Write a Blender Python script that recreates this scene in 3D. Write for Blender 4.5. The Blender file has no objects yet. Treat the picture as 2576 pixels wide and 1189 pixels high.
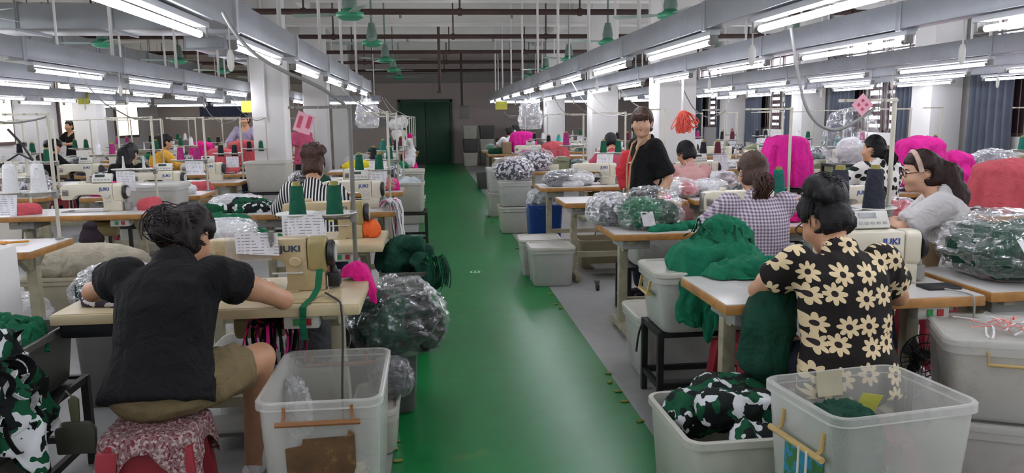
import bpy, bmesh, math, random
import numpy as np
from mathutils import Vector, Matrix
PI = math.pi
SC = bpy.context.scene
COL = SC.collection
# ------------------------------------------------------------------ camera, world, exposure
FPX, CAMH = 1946.0, 1.55
YAW, PITCH, ROLL = math.radians(5.782), math.radians(8.734), math.radians(0.7)
def _basis():
    f = np.array([math.sin(YAW)*math.cos(PITCH), math.cos(YAW)*math.cos(PITCH), -math.sin(PITCH)])
    r = np.array([math.cos(YAW), -math.sin(YAW), 0.0]); u = np.cross(r, f)
    return f, r*math.cos(ROLL)-u*math.sin(ROLL), u*math.cos(ROLL)+r*math.sin(ROLL)
CF, CR, CU = _basis()
cd = bpy.data.cameras.new('camera'); cam = bpy.data.objects.new('camera', cd); COL.objects.link(cam)
cd.sensor_width = 36.0; cd.lens = FPX/2576*36.0; cd.clip_start = 0.05; cd.clip_end = 200
cam.matrix_world = Matrix(((CR[0], CU[0], -CF[0], 0), (CR[1], CU[1], -CF[1], 0), (CR[2], CU[2], -CF[2], CAMH), (0, 0, 0, 1)))
SC.camera = cam
w = bpy.data.worlds.new('world'); SC.world = w; w.use_nodes = True
w.node_tree.nodes['Background'].inputs[0].default_value = (0.9, 0.95, 1.0, 1)
w.node_tree.nodes['Background'].inputs[1].default_value = 0.6
SC.view_settings.view_transform = 'Standard'; SC.view_settings.look = 'None'
SC.view_settings.gamma = 1.0; SC.view_settings.use_curve_mapping = False
SC.view_settings.exposure = 2.05
TUBE_POWER = 11.0
try:
    SC.cycles.max_bounces = 7; SC.cycles.transparent_max_bounces = 12; SC.cycles.diffuse_bounces = 3
    SC.cycles.glossy_bounces = 3; SC.cycles.transmission_bounces = 3
    SC.cycles.sample_clamp_indirect = 6.0; SC.cycles.caustics_reflective = False; SC.cycles.caustics_refractive = False
    SC.cycles.use_adaptive_sampling = True; SC.cycles.adaptive_threshold = 0.03
except Exception:
    pass
# survey of the photograph: a sight line through a picture point, met with a plane of the hall
def _ray(px, py): return CF + CR*(px-1288)/FPX - CU*(py-594.5)/FPX
def atz(px, py, z):
    d = _ray(px, py); t = (z-CAMH)/d[2]; return Vector((d[0]*t, d[1]*t, z))
def aty(px, py, y):
    d = _ray(px, py); t = y/d[1]; return Vector((d[0]*t, y, CAMH+d[2]*t))
# ------------------------------------------------------------------ materials
def lin(h):
    if isinstance(h, tuple): return h
    h = h.lstrip('#'); c = [int(h[i:i+2], 16)/255 for i in (0, 2, 4)]
    return tuple(x/12.92 if x <= .04045 else ((x+.055)/1.055)**2.4 for x in c)
MATS = {}
def mat(name, col, rough=.55, var=.12, scale=6.0, metal=0.0, bump=0.0, bscale=60.0, bdist=.01, bdistort=0, alpha=1.0, spec=.5, edge=0.0, crumple=0, wear=None, wearamt=.5, wscale=5):
    if name in MATS: return MATS[name]
    m = bpy.data.materials.new(name); m.use_nodes = True; nt = m.node_tree; N = nt.nodes; Lk = nt.links
    b = N['Principled BSDF']; c = lin(col)
    b.inputs['Roughness'].default_value = rough; b.inputs['Metallic'].default_value = metal
    b.inputs['Specular IOR Level'].default_value = spec
    tc = N.new('ShaderNodeTexCoord'); nz = N.new('ShaderNodeTexNoise'); nz.inputs['Scale'].default_value = scale; nz.inputs['Detail'].default_value = 4
    Lk.new(tc.outputs['Object'], nz.inputs['Vector'])
    rp = N.new('ShaderNodeValToRGB'); rp.color_ramp.elements[0].position = .3; rp.color_ramp.elements[1].position = .7
    rp.color_ramp.elements[0].color = tuple(max(0, x*(1-var)) for x in c)+(1,); rp.color_ramp.elements[1].color = tuple(min(1, x*(1+var)) for x in c)+(1,)
    Lk.new(nz.outputs['Fac'], rp.inputs['Fac']); out = rp.outputs['Color']
    if wear is not None:
        n2 = N.new('ShaderNodeTexNoise'); n2.inputs['Scale'].default_value = wscale; n2.inputs['Detail'].default_value = 8; n2.inputs['Roughness'].default_value = .7
        Lk.new(tc.outputs['Object'], n2.inputs['Vector'])
        r2 = N.new('ShaderNodeValToRGB'); r2.color_ramp.elements[0].position = .55; r2.color_ramp.elements[1].position = .72
        r2.color_ramp.elements[0].color = (0, 0, 0, 1); r2.color_ramp.elements[1].color = (wearamt,)*3+(1,)
        Lk.new(n2.outputs['Fac'], r2.inputs['Fac'])
        mx = N.new('ShaderNodeMixRGB'); Lk.new(r2.outputs['Color'], mx.inputs['Fac']); Lk.new(out, mx.inputs['Color1']); mx.inputs['Color2'].default_value = lin(wear)+(1,)
        out = mx.outputs['Color']
    Lk.new(out, b.inputs['Base Color'])
    if bump:
        n3 = N.new('ShaderNodeTexNoise'); n3.inputs['Scale'].default_value = bscale; n3.inputs['Detail'].default_value = 3; n3.inputs['Distortion'].default_value = bdistort
        Lk.new(tc.outputs['Object'], n3.inputs['Vector'])
        bp = N.new('ShaderNodeBump'); bp.inputs['Strength'].default_value = bump; bp.inputs['Distance'].default_value = bdist
        Lk.new(n3.outputs['Fac'], bp.inputs['Height']); Lk.new(bp.outputs['Normal'], b.inputs['Normal'])
    if crumple:
        n4 = N.new('ShaderNodeTexNoise'); n4.inputs['Scale'].default_value = 7; Lk.new(tc.outputs['Object'], n4.inputs['Vector'])
        mv = N.new('ShaderNodeMixRGB'); mv.inputs['Fac'].default_value = .22; Lk.new(tc.outputs['Object'], mv.inputs['Color1']); Lk.new(n4.outputs['Color'], mv.inputs['Color2'])
        vo = N.new('ShaderNodeTexVoronoi'); vo.inputs['Scale'].default_value = crumple; Lk.new(mv.outputs['Color'], vo.inputs['Vector'])
        v2 = N.new('ShaderNodeTexVoronoi'); v2.inputs['Scale'].default_value = crumple*2.7; Lk.new(mv.outputs['Color'], v2.inputs['Vector'])
        ad = N.new('ShaderNodeMath'); ad.operation = 'MULTIPLY_ADD'; Lk.new(v2.outputs['Distance'], ad.inputs[0]); ad.inputs[1].default_value = .45; Lk.new(vo.outputs['Distance'], ad.inputs[2])
        bp = N.new('ShaderNodeBump'); bp.inputs['Strength'].default_value = 1.0; bp.inputs['Distance'].default_value = .03
        Lk.new(ad.outputs[0], bp.inputs['Height']); Lk.new(bp.outputs['Normal'], b.inputs['Normal'])
    if alpha < 1:
        if edge:
            lw = N.new('ShaderNodeLayerWeight'); lw.inputs['Blend'].default_value = .45
            mr = N.new('ShaderNodeMapRange'); mr.inputs['To Min'].default_value = alpha; mr.inputs['To Max'].default_value = edge
            Lk.new(lw.outputs['Facing'], mr.inputs['Value']); Lk.new(mr.outputs['Result'], b.inputs['Alpha'])
        else:
            b.inputs['Alpha'].default_value = alpha
    MATS[name] = m
    return m
def film(name, lo, hi, crumple, body='#f2f3f6', gl=.55):
    m = bpy.data.materials.new(name); m.use_nodes = True; nt = m.node_tree; N = nt.nodes; L = nt.links; N.remove(N['Principled BSDF'])
    tc = N.new('ShaderNodeTexCoord'); nz = N.new('ShaderNodeTexNoise'); nz.inputs['Scale'].default_value = 6; L.new(tc.outputs['Object'], nz.inputs['Vector'])
    mv = N.new('ShaderNodeMixRGB'); mv.inputs['Fac'].default_value = .25; L.new(tc.outputs['Object'], mv.inputs['Color1']); L.new(nz.outputs['Color'], mv.inputs['Color2'])
    vo = N.new('ShaderNodeTexVoronoi'); vo.inputs['Scale'].default_value = crumple; L.new(mv.outputs['Color'], vo.inputs['Vector'])
    bp = N.new('ShaderNodeBump'); bp.inputs['Strength'].default_value = 1; bp.inputs['Distance'].default_value = .022; L.new(vo.outputs['Distance'], bp.inputs['Height'])
    df = N.new('ShaderNodeBsdfDiffuse'); df.inputs['Color'].default_value = lin(body)+(1,); g = N.new('ShaderNodeBsdfGlossy'); g.inputs['Roughness'].default_value = .12; g.inputs['Color'].default_value = (1, 1, 1, 1)
    for q in (df, g): L.new(bp.outputs['Normal'], q.inputs['Normal'])
    m1 = N.new('ShaderNodeMixShader'); m1.inputs[0].default_value = gl; L.new(df.outputs[0], m1.inputs[1]); L.new(g.outputs[0], m1.inputs[2])
    lw = N.new('ShaderNodeLayerWeight'); lw.inputs['Blend'].default_value = .4; L.new(bp.outputs['Normal'], lw.inputs['Normal']); mr = N.new('ShaderNodeMapRange'); mr.inputs['To Min'].default_value = lo; mr.inputs['To Max'].default_value = hi; L.new(lw.outputs['Facing'], mr.inputs['Value'])
    tr = N.new('ShaderNodeBsdfTransparent'); m2 = N.new('ShaderNodeMixShader'); L.new(mr.outputs['Result'], m2.inputs[0]); L.new(tr.outputs[0], m2.inputs[1]); L.new(m1.outputs[0], m2.inputs[2]); L.new(m2.outputs[0], N['Material Output'].inputs[0])
    MATS[name] = m; return m
def emit(name, col, s):
    if name in MATS: return MATS[name]
    m = bpy.data.materials.new(name); m.use_nodes = True; nt = m.node_tree
    nt.nodes.remove(nt.nodes['Principled BSDF']); e = nt.nodes.new('ShaderNodeEmission')
    e.inputs[0].default_value = lin(col)+(1,); e.inputs[1].default_value = s
    nt.links.new(e.outputs[0], nt.nodes['Material Output'].inputs[0]); MATS[name] = m
    return m
def node_mat(name, fn, rough=.8):
    """fn(nt, objcoord_socket) -> colour socket"""
    if name in MATS: return MATS[name]
    m = bpy.data.materials.new(name); m.use_nodes = True; nt = m.node_tree
    tc = nt.nodes.new('ShaderNodeTexCoord'); b = nt.nodes['Principled BSDF']; b.inputs['Roughness'].default_value = rough
    b.inputs['Specular IOR Level'].default_value = .3
    nt.links.new(fn(nt, tc.outputs['Object']), b.inputs['Base Color']); MATS[name] = m
    return m
def _math(nt, op, a, b=None, c=None):
    n = nt.nodes.new('ShaderNodeMath'); n.operation = op
    for i, v in enumerate((a, b, c)):
        if v is None: continue
        if isinstance(v, (int, float)): n.inputs[i].default_value = v
        else: nt.links.new(v, n.inputs[i])
    return n.outputs[0]
def _mix(nt, fac, a, b):
    n = nt.nodes.new('ShaderNodeMixRGB')
    for s, v in zip(('Fac', 'Color1', 'Color2'), (fac, a, b)):
        if isinstance(v, (int, float)): n.inputs[s].default_value = v
        elif isinstance(v, str): n.inputs[s].default_value = lin(v)+(1,)
        else: nt.links.new(v, n.inputs[s])
    return n.outputs[0]
def _sep(nt, v):
    n = nt.nodes.new('ShaderNodeSeparateXYZ'); nt.links.new(v, n.inputs[0]); return n.outputs
def _noise(nt, v, scale, detail=3, stretch=None):
    if stretch:
        mp = nt.nodes.new('ShaderNodeMapping'); mp.inputs['Scale'].default_value = stretch; nt.links.new(v, mp.inputs['Vector']); v = mp.outputs[0]
    n = nt.nodes.new('ShaderNodeTexNoise'); n.inputs['Scale'].default_value = scale; n.inputs['Detail'].default_value = detail
    nt.links.new(v, n.inputs['Vector']); return n.outputs['Fac']
def m_stripes(nt, co):
    x = _sep(nt, co)[0]; return _mix(nt, _math(nt, 'GREATER_THAN', _math(nt, 'FRACT', _math(nt, 'MULTIPLY', x, 42.0)), .55), '#15161a', '#dcdad8')
def m_gingham(nt, co):
    s = _sep(nt, co); a = _math(nt, 'GREATER_THAN', _math(nt, 'FRACT', _math(nt, 'MULTIPLY', s[0], 50.0)), .5)
    b = _math(nt, 'GREATER_THAN', _math(nt, 'FRACT', _math(nt, 'MULTIPLY', s[2], 50.0)), .5)
    f = _math(nt, 'MULTIPLY', _math(nt, 'ADD', a, b), .5); return _mix(nt, f, '#cfc6cc', '#6f5c74')
def _vor2(nt, co, scale, rand, feature='F1'):
    s = _sep(nt, co); cb = nt.nodes.new('ShaderNodeCombineXYZ'); nt.links.new(s[0], cb.inputs[0]); nt.links.new(s[2], cb.inputs[1])
    v = nt.nodes.new('ShaderNodeTexVoronoi'); v.voronoi_dimensions = '2D'; v.feature = feature
    v.inputs['Scale'].default_value = scale; v.inputs['Randomness'].default_value = rand
    nt.links.new(cb.outputs[0], v.inputs['Vector']); return cb.outputs[0], v
def m_daisies(nt, co):
    cb, v = _vor2(nt, co, 10.6, .45)
    d = nt.nodes.new('ShaderNodeVectorMath'); d.operation = 'SUBTRACT'; nt.links.new(cb, d.inputs[0]); nt.links.new(v.outputs['Position'], d.inputs[1])
    s = _sep(nt, d.outputs[0]); ang = _math(nt, 'ARCTAN2', s[1], s[0]); dist = _math(nt, 'SQRT', _math(nt, 'ADD', _math(nt, 'MULTIPLY', s[0], s[0]), _math(nt, 'MULTIPLY', s[1], s[1])))
    rad = _math(nt, 'MULTIPLY_ADD', _math(nt, 'ABSOLUTE', _math(nt, 'COSINE', _math(nt, 'MULTIPLY', ang, 4.0))), .02, .0215)
    pet = _math(nt, 'LESS_THAN', dist, rad); cen = _math(nt, 'LESS_THAN', dist, .0115)
    return _mix(nt, cen, _mix(nt, pet, '#17120f', '#d9c49b'), '#2b2024')
def m_blots(nt, co):
    cb, v = _vor2(nt, co, 15.0, .8)
    d = _math(nt, 'ADD', v.outputs['Distance'], _math(nt, 'MULTIPLY_ADD', _noise(nt, co, 14), .3, -.15))
    return _mix(nt, _math(nt, 'LESS_THAN', d, .34), '#dcd8d2', '#1a1a1a')
def m_camo(nt, co):
    n = _noise(nt, co, 11, 2); n2 = _noise(nt, co, 13, 2, (1, 1.4, .8))
    c = _mix(nt, _math(nt, 'GREATER_THAN', n, .52), '#0a4d30', '#d2d5d6')
    return _mix(nt, _math(nt, 'GREATER_THAN', n2, .5), c, '#101715')
def m_greyprint(nt, co):
    n = _noise(nt, co, 22, 2); return _mix(nt, _math(nt, 'GREATER_THAN', n, .52), '#3d3845', '#c9c7cc')
def m_cushion(nt, co):
    n = _noise(nt, co, 75, 2); n2 = _noise(nt, co, 95, 2)
    c = _mix(nt, _math(nt, 'GREATER_THAN', n, .54), '#7d6262', '#ab9992'); return _mix(nt, _math(nt, 'GREATER_THAN', n2, .57), c, '#6a2a35')
def m_paper(nt, co):
    s = _sep(nt, co); ln = _math(nt, 'GREATER_THAN', _math(nt, 'FRACT', _math(nt, 'MULTIPLY', s[2], 70.0)), .72)
    n = _math(nt, 'GREATER_THAN', _noise(nt, co, 60, 1, (1, 1, .2)), .5)
    return _mix(nt, _math(nt, 'MULTIPLY', ln, n), '#dcdcde', '#8f9096')
def m_floor(nt, co):
    n = _noise(nt, co, 1.1, 6); n2 = _noise(nt, co, 9, 8)
    f = _math(nt, 'MULTIPLY', _math(nt, 'ADD', n, n2), .5); return _mix(nt, f, '#767876', '#a4a5a2')
def m_green(nt, co):
    n = _noise(nt, co, .9, 6); n2 = _noise(nt, co, 7, 8); n3 = _noise(nt, co, 2.3, 9)
    c = _mix(nt, _math(nt, 'MULTIPLY', _math(nt, 'ADD', n, n2), .5), '#04562a', '#0a8a42')
    return _mix(nt, _math(nt, 'MULTIPLY', _math(nt, 'GREATER_THAN', n3, .66), .35), c, '#5d7d2c')
CUSTOM = dict(stripes=m_stripes, gingham=m_gingham, daisies=m_daisies, blots=m_blots, camo=m_camo, greyprint=m_greyprint, cushion=m_cushion, paper=m_paper)
def cm(n): return node_mat(n+'_print', CUSTOM[n])
# ------------------------------------------------------------------ noise
def _h(i, j, k, s):
    n = (i*374761393 + j*668265263 + k*2147483647 + s*1274126177) & 0xffffffff
    n = ((n ^ (n >> 13))*1103515245) & 0xffffffff
    return ((n ^ (n >> 16)) & 0xffff)/65535.0
def noise3(p, seed=0):
    p = np.asarray(p, float); i = np.floor(p).astype(np.int64); f = p-i; f = f*f*(3-2*f); r = 0
    for dx in (0, 1):
        wx = f[..., 0] if dx else 1-f[..., 0]
        for dy in (0, 1):
            wy = f[..., 1] if dy else 1-f[..., 1]
            for dz in (0, 1):
                wz = f[..., 2] if dz else 1-f[..., 2]
                r = r + wx*wy*wz*_h(i[..., 0]+dx, i[..., 1]+dy, i[..., 2]+dz, seed)
    return r*2-1
def fold(p, seed=0): return 1-2*np.abs(noise3(p, seed))
# ------------------------------------------------------------------ mesh builder
class MB:
    def __init__(s): s.v = []; s.f = []; s.m = []
    def add(s, vs, fs, m=0):
        b = len(s.v); s.v.extend(tuple(map(float, v)) for v in vs)
        for f in fs: s.f.append(tuple(b+i for i in f)); s.m.append(m)
        return s
    def box(s, c, d, m=0, rz=0, M=None):
        x, y, z = d[0]/2, d[1]/2, d[2]/2; vs = [Vector((a*x, b*y, e*z)) for a in (-1, 1) for b in (-1, 1) for e in (-1, 1)]
        R = M if M is not None else Matrix.Rotation(rz, 3, 'Z'); c = Vector(c)
        return s.add([R@v+c for v in vs], [(0, 1, 3, 2), (4, 6, 7, 5), (0, 4, 5, 1), (2, 3, 7, 6), (0, 2, 6, 4), (1, 5, 7, 3)], m)
    def bar(s, a, b, wd, th, m=0):
        a = Vector(a); b = Vector(b); d = b-a; q = d.to_track_quat('Z', 'Y').to_matrix()
        return s.box((a+b)/2, (wd, th, d.length), m, M=q)
    def loft(s, rings, m=0, caps=(True, True)):
        n = len(rings[0]); vs = [v for r in rings for v in r]; fs = []
        for k in range(len(rings)-1):
            for i in range(n):
                j = (i+1) % n; fs.append((k*n+i, k*n+j, (k+1)*n+j, (k+1)*n+i))
        if caps[0]: fs.append(tuple(range(n-1, -1, -1)))
        if caps[1]: fs.append(tuple((len(rings)-1)*n+i for i in range(n)))
        return s.add(vs, fs, m)
    def tube(s, pts, r, n=8, m=0):
        pts = [Vector(p) for p in pts]; K = len(pts); rr = r if isinstance(r, (list, tuple)) else [r]*K; rings = []
        t0 = (pts[1]-pts[0]).normalized(); up = Vector((0, 0, 1)) if abs(t0.z) < .9 else Vector((1, 0, 0)); x = t0.cross(up).normalized()
        for i, p in enumerate(pts):
            t = (pts[min(i+1, K-1)]-pts[max(i-1, 0)]); t = t.normalized() if t.length > 1e-9 else t0
            x = (x-t*x.dot(t)); x = x.normalized() if x.length > 1e-6 else t.orthogonal().normalized(); y = t.cross(x)
            rings.append([p+(x*math.cos(2*PI*k/n)+y*math.sin(2*PI*k/n))*rr[i] for k in range(n)])
        return s.loft(rings, m)
    def cyl(s, a, b, r, r2=None, n=14, m=0): return s.tube([a, b], [r, r if r2 is None else r2], n, m)
    def lathe(s, prof, c=(0, 0, 0), n=24, m=0, M=None):
        c = Vector(c); rings = []
        for r, z in prof:
            ring = [Vector((max(r, 1e-5)*math.cos(2*PI*k/n), max(r, 1e-5)*math.sin(2*PI*k/n), z)) for k in range(n)]
            rings.append([(M@v if M is not None else v)+c for v in ring])
        return s.loft(rings, m)
    def prism(s, poly, d0, d1, axis='y', m=0):
        mk = {'y': lambda a, b, d: (a, d, b), 'x': lambda a, b, d: (d, a, b), 'z': lambda a, b, d: (a, b, d)}[axis]
        return s.loft([[mk(a, b, d0) for a, b in poly], [mk(a, b, d1) for a, b in poly]], m)
    def sheet(s, P, m=0):
        """P: array nu x nv x 3"""
        nu, nv = P.shape[:2]; fs = [(i*nv+j, (i+1)*nv+j, (i+1)*nv+j+1, i*nv+j+1) for i in range(nu-1) for j in range(nv-1)]
        return s.add(P.reshape(-1, 3), fs, m)
    def build(s, name, mats, parent=None, bevel=0, seg=2, smooth=35, loc=None, solid=0):
        me = bpy.data.meshes.new(name); me.from_pydata(s.v, [], s.f)
        if not isinstance(mats, (list, tuple)): mats = [mats]
        for m in mats: me.materials.append(m)
        me.polygons.foreach_set('material_index', s.m)
        bm = bmesh.new(); bm.from_mesh(me); bmesh.ops.recalc_face_normals(bm, faces=bm.faces)
        if bevel:
            es = [e for e in bm.edges if len(e.link_faces) == 2 and e.calc_face_angle(0) > math.radians(30)]
            bmesh.ops.bevel(bm, geom=es, offset=bevel, segments=seg, affect='EDGES', profile=.5, clamp_overlap=True)
        if solid: bmesh.ops.solidify(bm, geom=bm.faces[:], thickness=solid)
        bm.to_mesh(me); bm.free()
        if smooth: me.shade_smooth(); me.set_sharp_from_angle(angle=math.radians(smooth))
        return link(name, me, parent, loc)
def link(name, data, parent=None, loc=None):
    o = bpy.data.objects.new(name, data); COL.objects.link(o)
    if parent is not None: o.parent = parent
    if loc is not None: o.location = loc
    return o
def raw(name, V, F, mats, parent=None, loc=None, smooth=True, mi=None):
    me = bpy.data.meshes.new(name); V = np.asarray(V, dtype=np.float32); F = np.asarray(F, dtype=np.int32)
    me.vertices.add(len(V)); me.vertices.foreach_set('co', V.ravel())
    me.loops.add(F.size); me.loops.foreach_set('vertex_index', F.ravel())
    me.polygons.add(len(F)); me.polygons.foreach_set('loop_start', np.arange(0, F.size, F.shape[1], dtype=np.int32))
    if not isinstance(mats, (list, tuple)): mats = [mats]
    for m in mats: me.materials.append(m)
    if mi is not None: me.polygons.foreach_set('material_index', mi)
    me.update(calc_edges=True); me.validate()
    if smooth: me.shade_smooth()
    return link(name, me, parent, loc)
def empty(name, loc=(0, 0, 0), rz=0):
    o = bpy.data.objects.new(name, None); COL.objects.link(o); o.location = loc; o.rotation_euler = (0, 0, rz); o.empty_display_size = .1
    return o
def tag(o, label, cat, group=None, kind=None):
    if kind: o['kind'] = kind
    if label: o['label'] = label
    if cat: o['category'] = cat
    if group: o['group'] = group
    return o
def struct(o, label=None): o['kind'] = 'structure'; return tag(o, label, None)
KIDS = {}
def dup(root, loc, rz=0, label=None, group=None, cat=None, depth=0, swap=None, sc=None):
    c = root.copy(); COL.objects.link(c)
    if depth == 0:
        c.location = loc; c.rotation_euler = (0, 0, rz)
        if label: c['label'] = label
        if group: c['group'] = group
        if cat: c['category'] = cat
        if sc: c.scale = (sc, sc, sc)
    for ch in list(root.children):
        d = dup(ch, None, depth=depth+1); d.parent = c
    return c
def rrect(wd, dp, r, z, n=5, cx=0, cy=0):
    out = []; r = min(r, wd/2-.001, dp/2-.001)
    for sx, sy, a0 in ((1, 1, 0), (-1, 1, PI/2), (-1, -1, PI), (1, -1, 1.5*PI)):
        for k in range(n+1):
            a = a0+k*PI/2/n; out.append(Vector((cx+sx*(wd/2-r)+r*math.cos(a), cy+sy*(dp/2-r)+r*math.sin(a), z)))
    return out
# ------------------------------------------------------------------ implicit surfaces
class SDF:
    def __init__(s, lo, hi, vox):
        s.lo = np.array(lo, float)-3*vox; s.vox = vox; n = np.ceil((np.array(hi)-s.lo)/vox).astype(int)+4; s.n = n
        s.f = np.full(tuple(n), .2, np.float32)
    def _reg(s, lo, hi, k):
        p = k+3*s.vox; a = np.clip(np.floor((np.array(lo)-p-s.lo)/s.vox).astype(int), 0, s.n-1); b = np.clip(np.ceil((np.array(hi)+p-s.lo)/s.vox).astype(int)+1, 1, s.n)
        if np.any(b <= a): return None
        sl = tuple(slice(i, j) for i, j in zip(a, b))
        ax = [(s.lo[d]+np.arange(a[d], b[d])*s.vox).astype(np.float32) for d in range(3)]
        return sl, ax[0][:, None, None], ax[1][None, :, None], ax[2][None, None, :]
    def _join(s, sl, d, k):
        f = s.f[sl]; h = np.maximum(k-np.abs(f-d), 0)/k; s.f[sl] = np.minimum(f, d)-h*h*k*.25
    def cap(s, a, b, ra, rb=None, k=.02):
        rb = ra if rb is None else rb; a = np.array(a, float); b = np.array(b, float); r = max(ra, rb)
        R = s._reg(np.minimum(a, b)-r, np.maximum(a, b)+r, k)
        if R is None: return
        sl, X, Y, Z = R; ab = b-a; L = max(ab@ab, 1e-9)
        t = np.clip(((X-a[0])*ab[0]+(Y-a[1])*ab[1]+(Z-a[2])*ab[2])/L, 0, 1)
        d = np.sqrt((X-a[0]-t*ab[0])**2+(Y-a[1]-t*ab[1])**2+(Z-a[2]-t*ab[2])**2)-(ra+(rb-ra)*t)
        s._join(sl, d, k)
    def chain(s, pts, rs, k=.02):
        for i in range(len(pts)-1): s.cap(pts[i], pts[i+1], rs[i], rs[i+1], k)
    def ell(s, c, A, rad, k=.02):
        c = np.array(c, float); A = np.array(A, float); rad = np.array(rad, float); ext = np.sqrt(((A*rad[:, None])**2).sum(0))
        R = s._reg(c-ext, c+ext, k)
        if R is None: return
        sl, X, Y, Z = R; q = 0; g = 0
        for i in range(3):
            u = (X-c[0])*A[i][0]+(Y-c[1])*A[i][1]+(Z-c[2])*A[i][2]; q = q+(u/rad[i])**2; g = g+(u/rad[i]**2)**2
        k0 = np.sqrt(q); k1 = np.sqrt(g)+1e-6; s._join(sl, k0*(k0-1)/k1, k)
    def trunk(s, o, A, prof, k=.02):
        """o origin, A rows (right, front, up); prof rows: t, half width, half depth, front shift"""
        o = np.array(o, float); A = np.array(A, float); P = np.array(prof, float)
        ts, aw, bd, sh = P.T; m = max(aw.max(), bd.max())+abs(sh).max()
        e0 = o+A[2]*ts[0]; e1 = o+A[2]*ts[-1]; R = s._reg(np.minimum(e0, e1)-m, np.maximum(e0, e1)+m, k)
        if R is None: return
        sl, X, Y, Z = R
        u, v, t = [(X-o[0])*A[i][0]+(Y-o[1])*A[i][1]+(Z-o[2])*A[i][2] for i in range(3)]
        tc = np.clip(t, ts[0], ts[-1]); a = np.interp(tc, ts, aw); b = np.interp(tc, ts, bd); v = v-np.interp(tc, ts, sh); dz = t-tc
        mn = np.minimum(a, b); q = np.sqrt((u/a)**2+(v/b)**2+(dz/mn)**2); s._join(sl, ((q-1)*mn).astype(np.float32), k)
    def coords(s):
        return [(s.lo[d]+np.arange(s.n[d])*s.vox).astype(np.float32).reshape([-1 if i == d else 1 for i in range(3)]) for d in range(3)]
    def cut(s, o, n, k=None):
        """remove the side that n points to"""
        X, Y, Z = s.coords(); s.f = np.maximum(s.f, (X-o[0])*n[0]+(Y-o[1])*n[1]+(Z-o[2])*n[2]).astype(np.float32)
    def carve(s, g): s.f = np.maximum(s.f, -g).astype(np.float32)
    def mesh(s):
        f = s.f.copy(); f[0] = f[-1] = .2; f[:, 0] = f[:, -1] = .2; f[:, :, 0] = f[:, :, -1] = .2; f = np.where(f == 0, 1e-6, f)
        n = np.array(f.shape)-1; ins = f < 0; C = [(i, j, k) for i in (0, 1) for j in (0, 1) for k in (0, 1)]
        def sh(A, c): return A[c[0]:c[0]+n[0], c[1]:c[1]+n[1], c[2]:c[2]+n[2]]
        cnt = sum(sh(ins, c).astype(np.int8) for c in C); act = (cnt > 0) & (cnt < 8); I = np.argwhere(act)
        if not len(I): return np.zeros((0, 3)), np.zeros((0, 4), int)
        vals = {c: f[I[:, 0]+c[0], I[:, 1]+c[1], I[:, 2]+c[2]] for c in C}; acc = np.zeros((len(I), 3)); num = np.zeros(len(I))
        for c in C:
            for d in range(3):
                if c[d]: continue
                e = list(c); e[d] = 1; e = tuple(e); a, b = vals[c], vals[e]; x = (a < 0) != (b < 0)
                t = np.where(x, a/np.where(x, a-b, 1), 0); p = np.array(c, float)[None]+np.zeros((len(I), 3)); p[:, d] += t
                acc += np.where(x[:, None], p, 0); num += x
        V = s.lo+(I+acc/num[:, None])*s.vox; idx = np.full(tuple(n), -1, np.int64); idx[tuple(I.T)] = np.arange(len(I)); Q = []
        for d in range(3):
            a, b = (d+1) % 3, (d+2) % 3; s0 = [slice(None)]*3; s1 = [slice(None)]*3; s0[d] = slice(0, -1); s1[d] = slice(1, None)
            ch = ins[tuple(s0)] != ins[tuple(s1)]; E = np.argwhere(ch); E = E[(E[:, a] > 0) & (E[:, b] > 0) & (E[:, a] < n[a]) & (E[:, b] < n[b])]
            if not len(E): continue
            first = ins[tuple(E.T)]
            def at(da, db):
                G = E.copy(); G[:, a] -= da; G[:, b] -= db; return idx[tuple(G.T)]
            q = np.stack([at(1, 1), at(0, 1), at(0, 0), at(1, 0)], 1); q[~first] = q[~first][:, ::-1]; Q.append(q)
        return V, np.concatenate(Q)
def vnormals(V, F):
    V = np.asarray(V); n = np.cross(V[F[:, 2]]-V[F[:, 0]], V[F[:, 3]]-V[F[:, 1]]); N = np.zeros_like(V)
    for k in range(4): np.add.at(N, F[:, k], n)
    return N/(np.linalg.norm(N, axis=1, keepdims=True)+1e-12)
def from_sdf(name, s, mats, parent=None, org=(0, 0, 0), disp=0, freq=12, seed=0, stretch=(1, 1, 1), ridged=True, d2=0, f2=40, relax=1):
    V, F = s.mesh()
    for _ in range(relax):
        A = np.zeros_like(V); c = np.zeros(len(V))
        for k in range(4): np.add.at(A, F[:, k], V[F[:, (k+1) % 4]]+V[F[:, (k+3) % 4]]); np.add.at(c, F[:, k], 2)
        V = V*.5+.5*A/np.maximum(c, 1)[:, None]
    if disp:
        N = vnormals(V, F); P = V*np.array(stretch)*freq; V = V+N*((fold(P, seed) if ridged else noise3(P, seed))*disp)[:, None]
        if d2: V = V+N*(fold(V*np.array(stretch)*f2, seed+7)*d2)[:, None]
    return raw(name, V-np.array(org, float), F, mats, parent)
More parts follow.
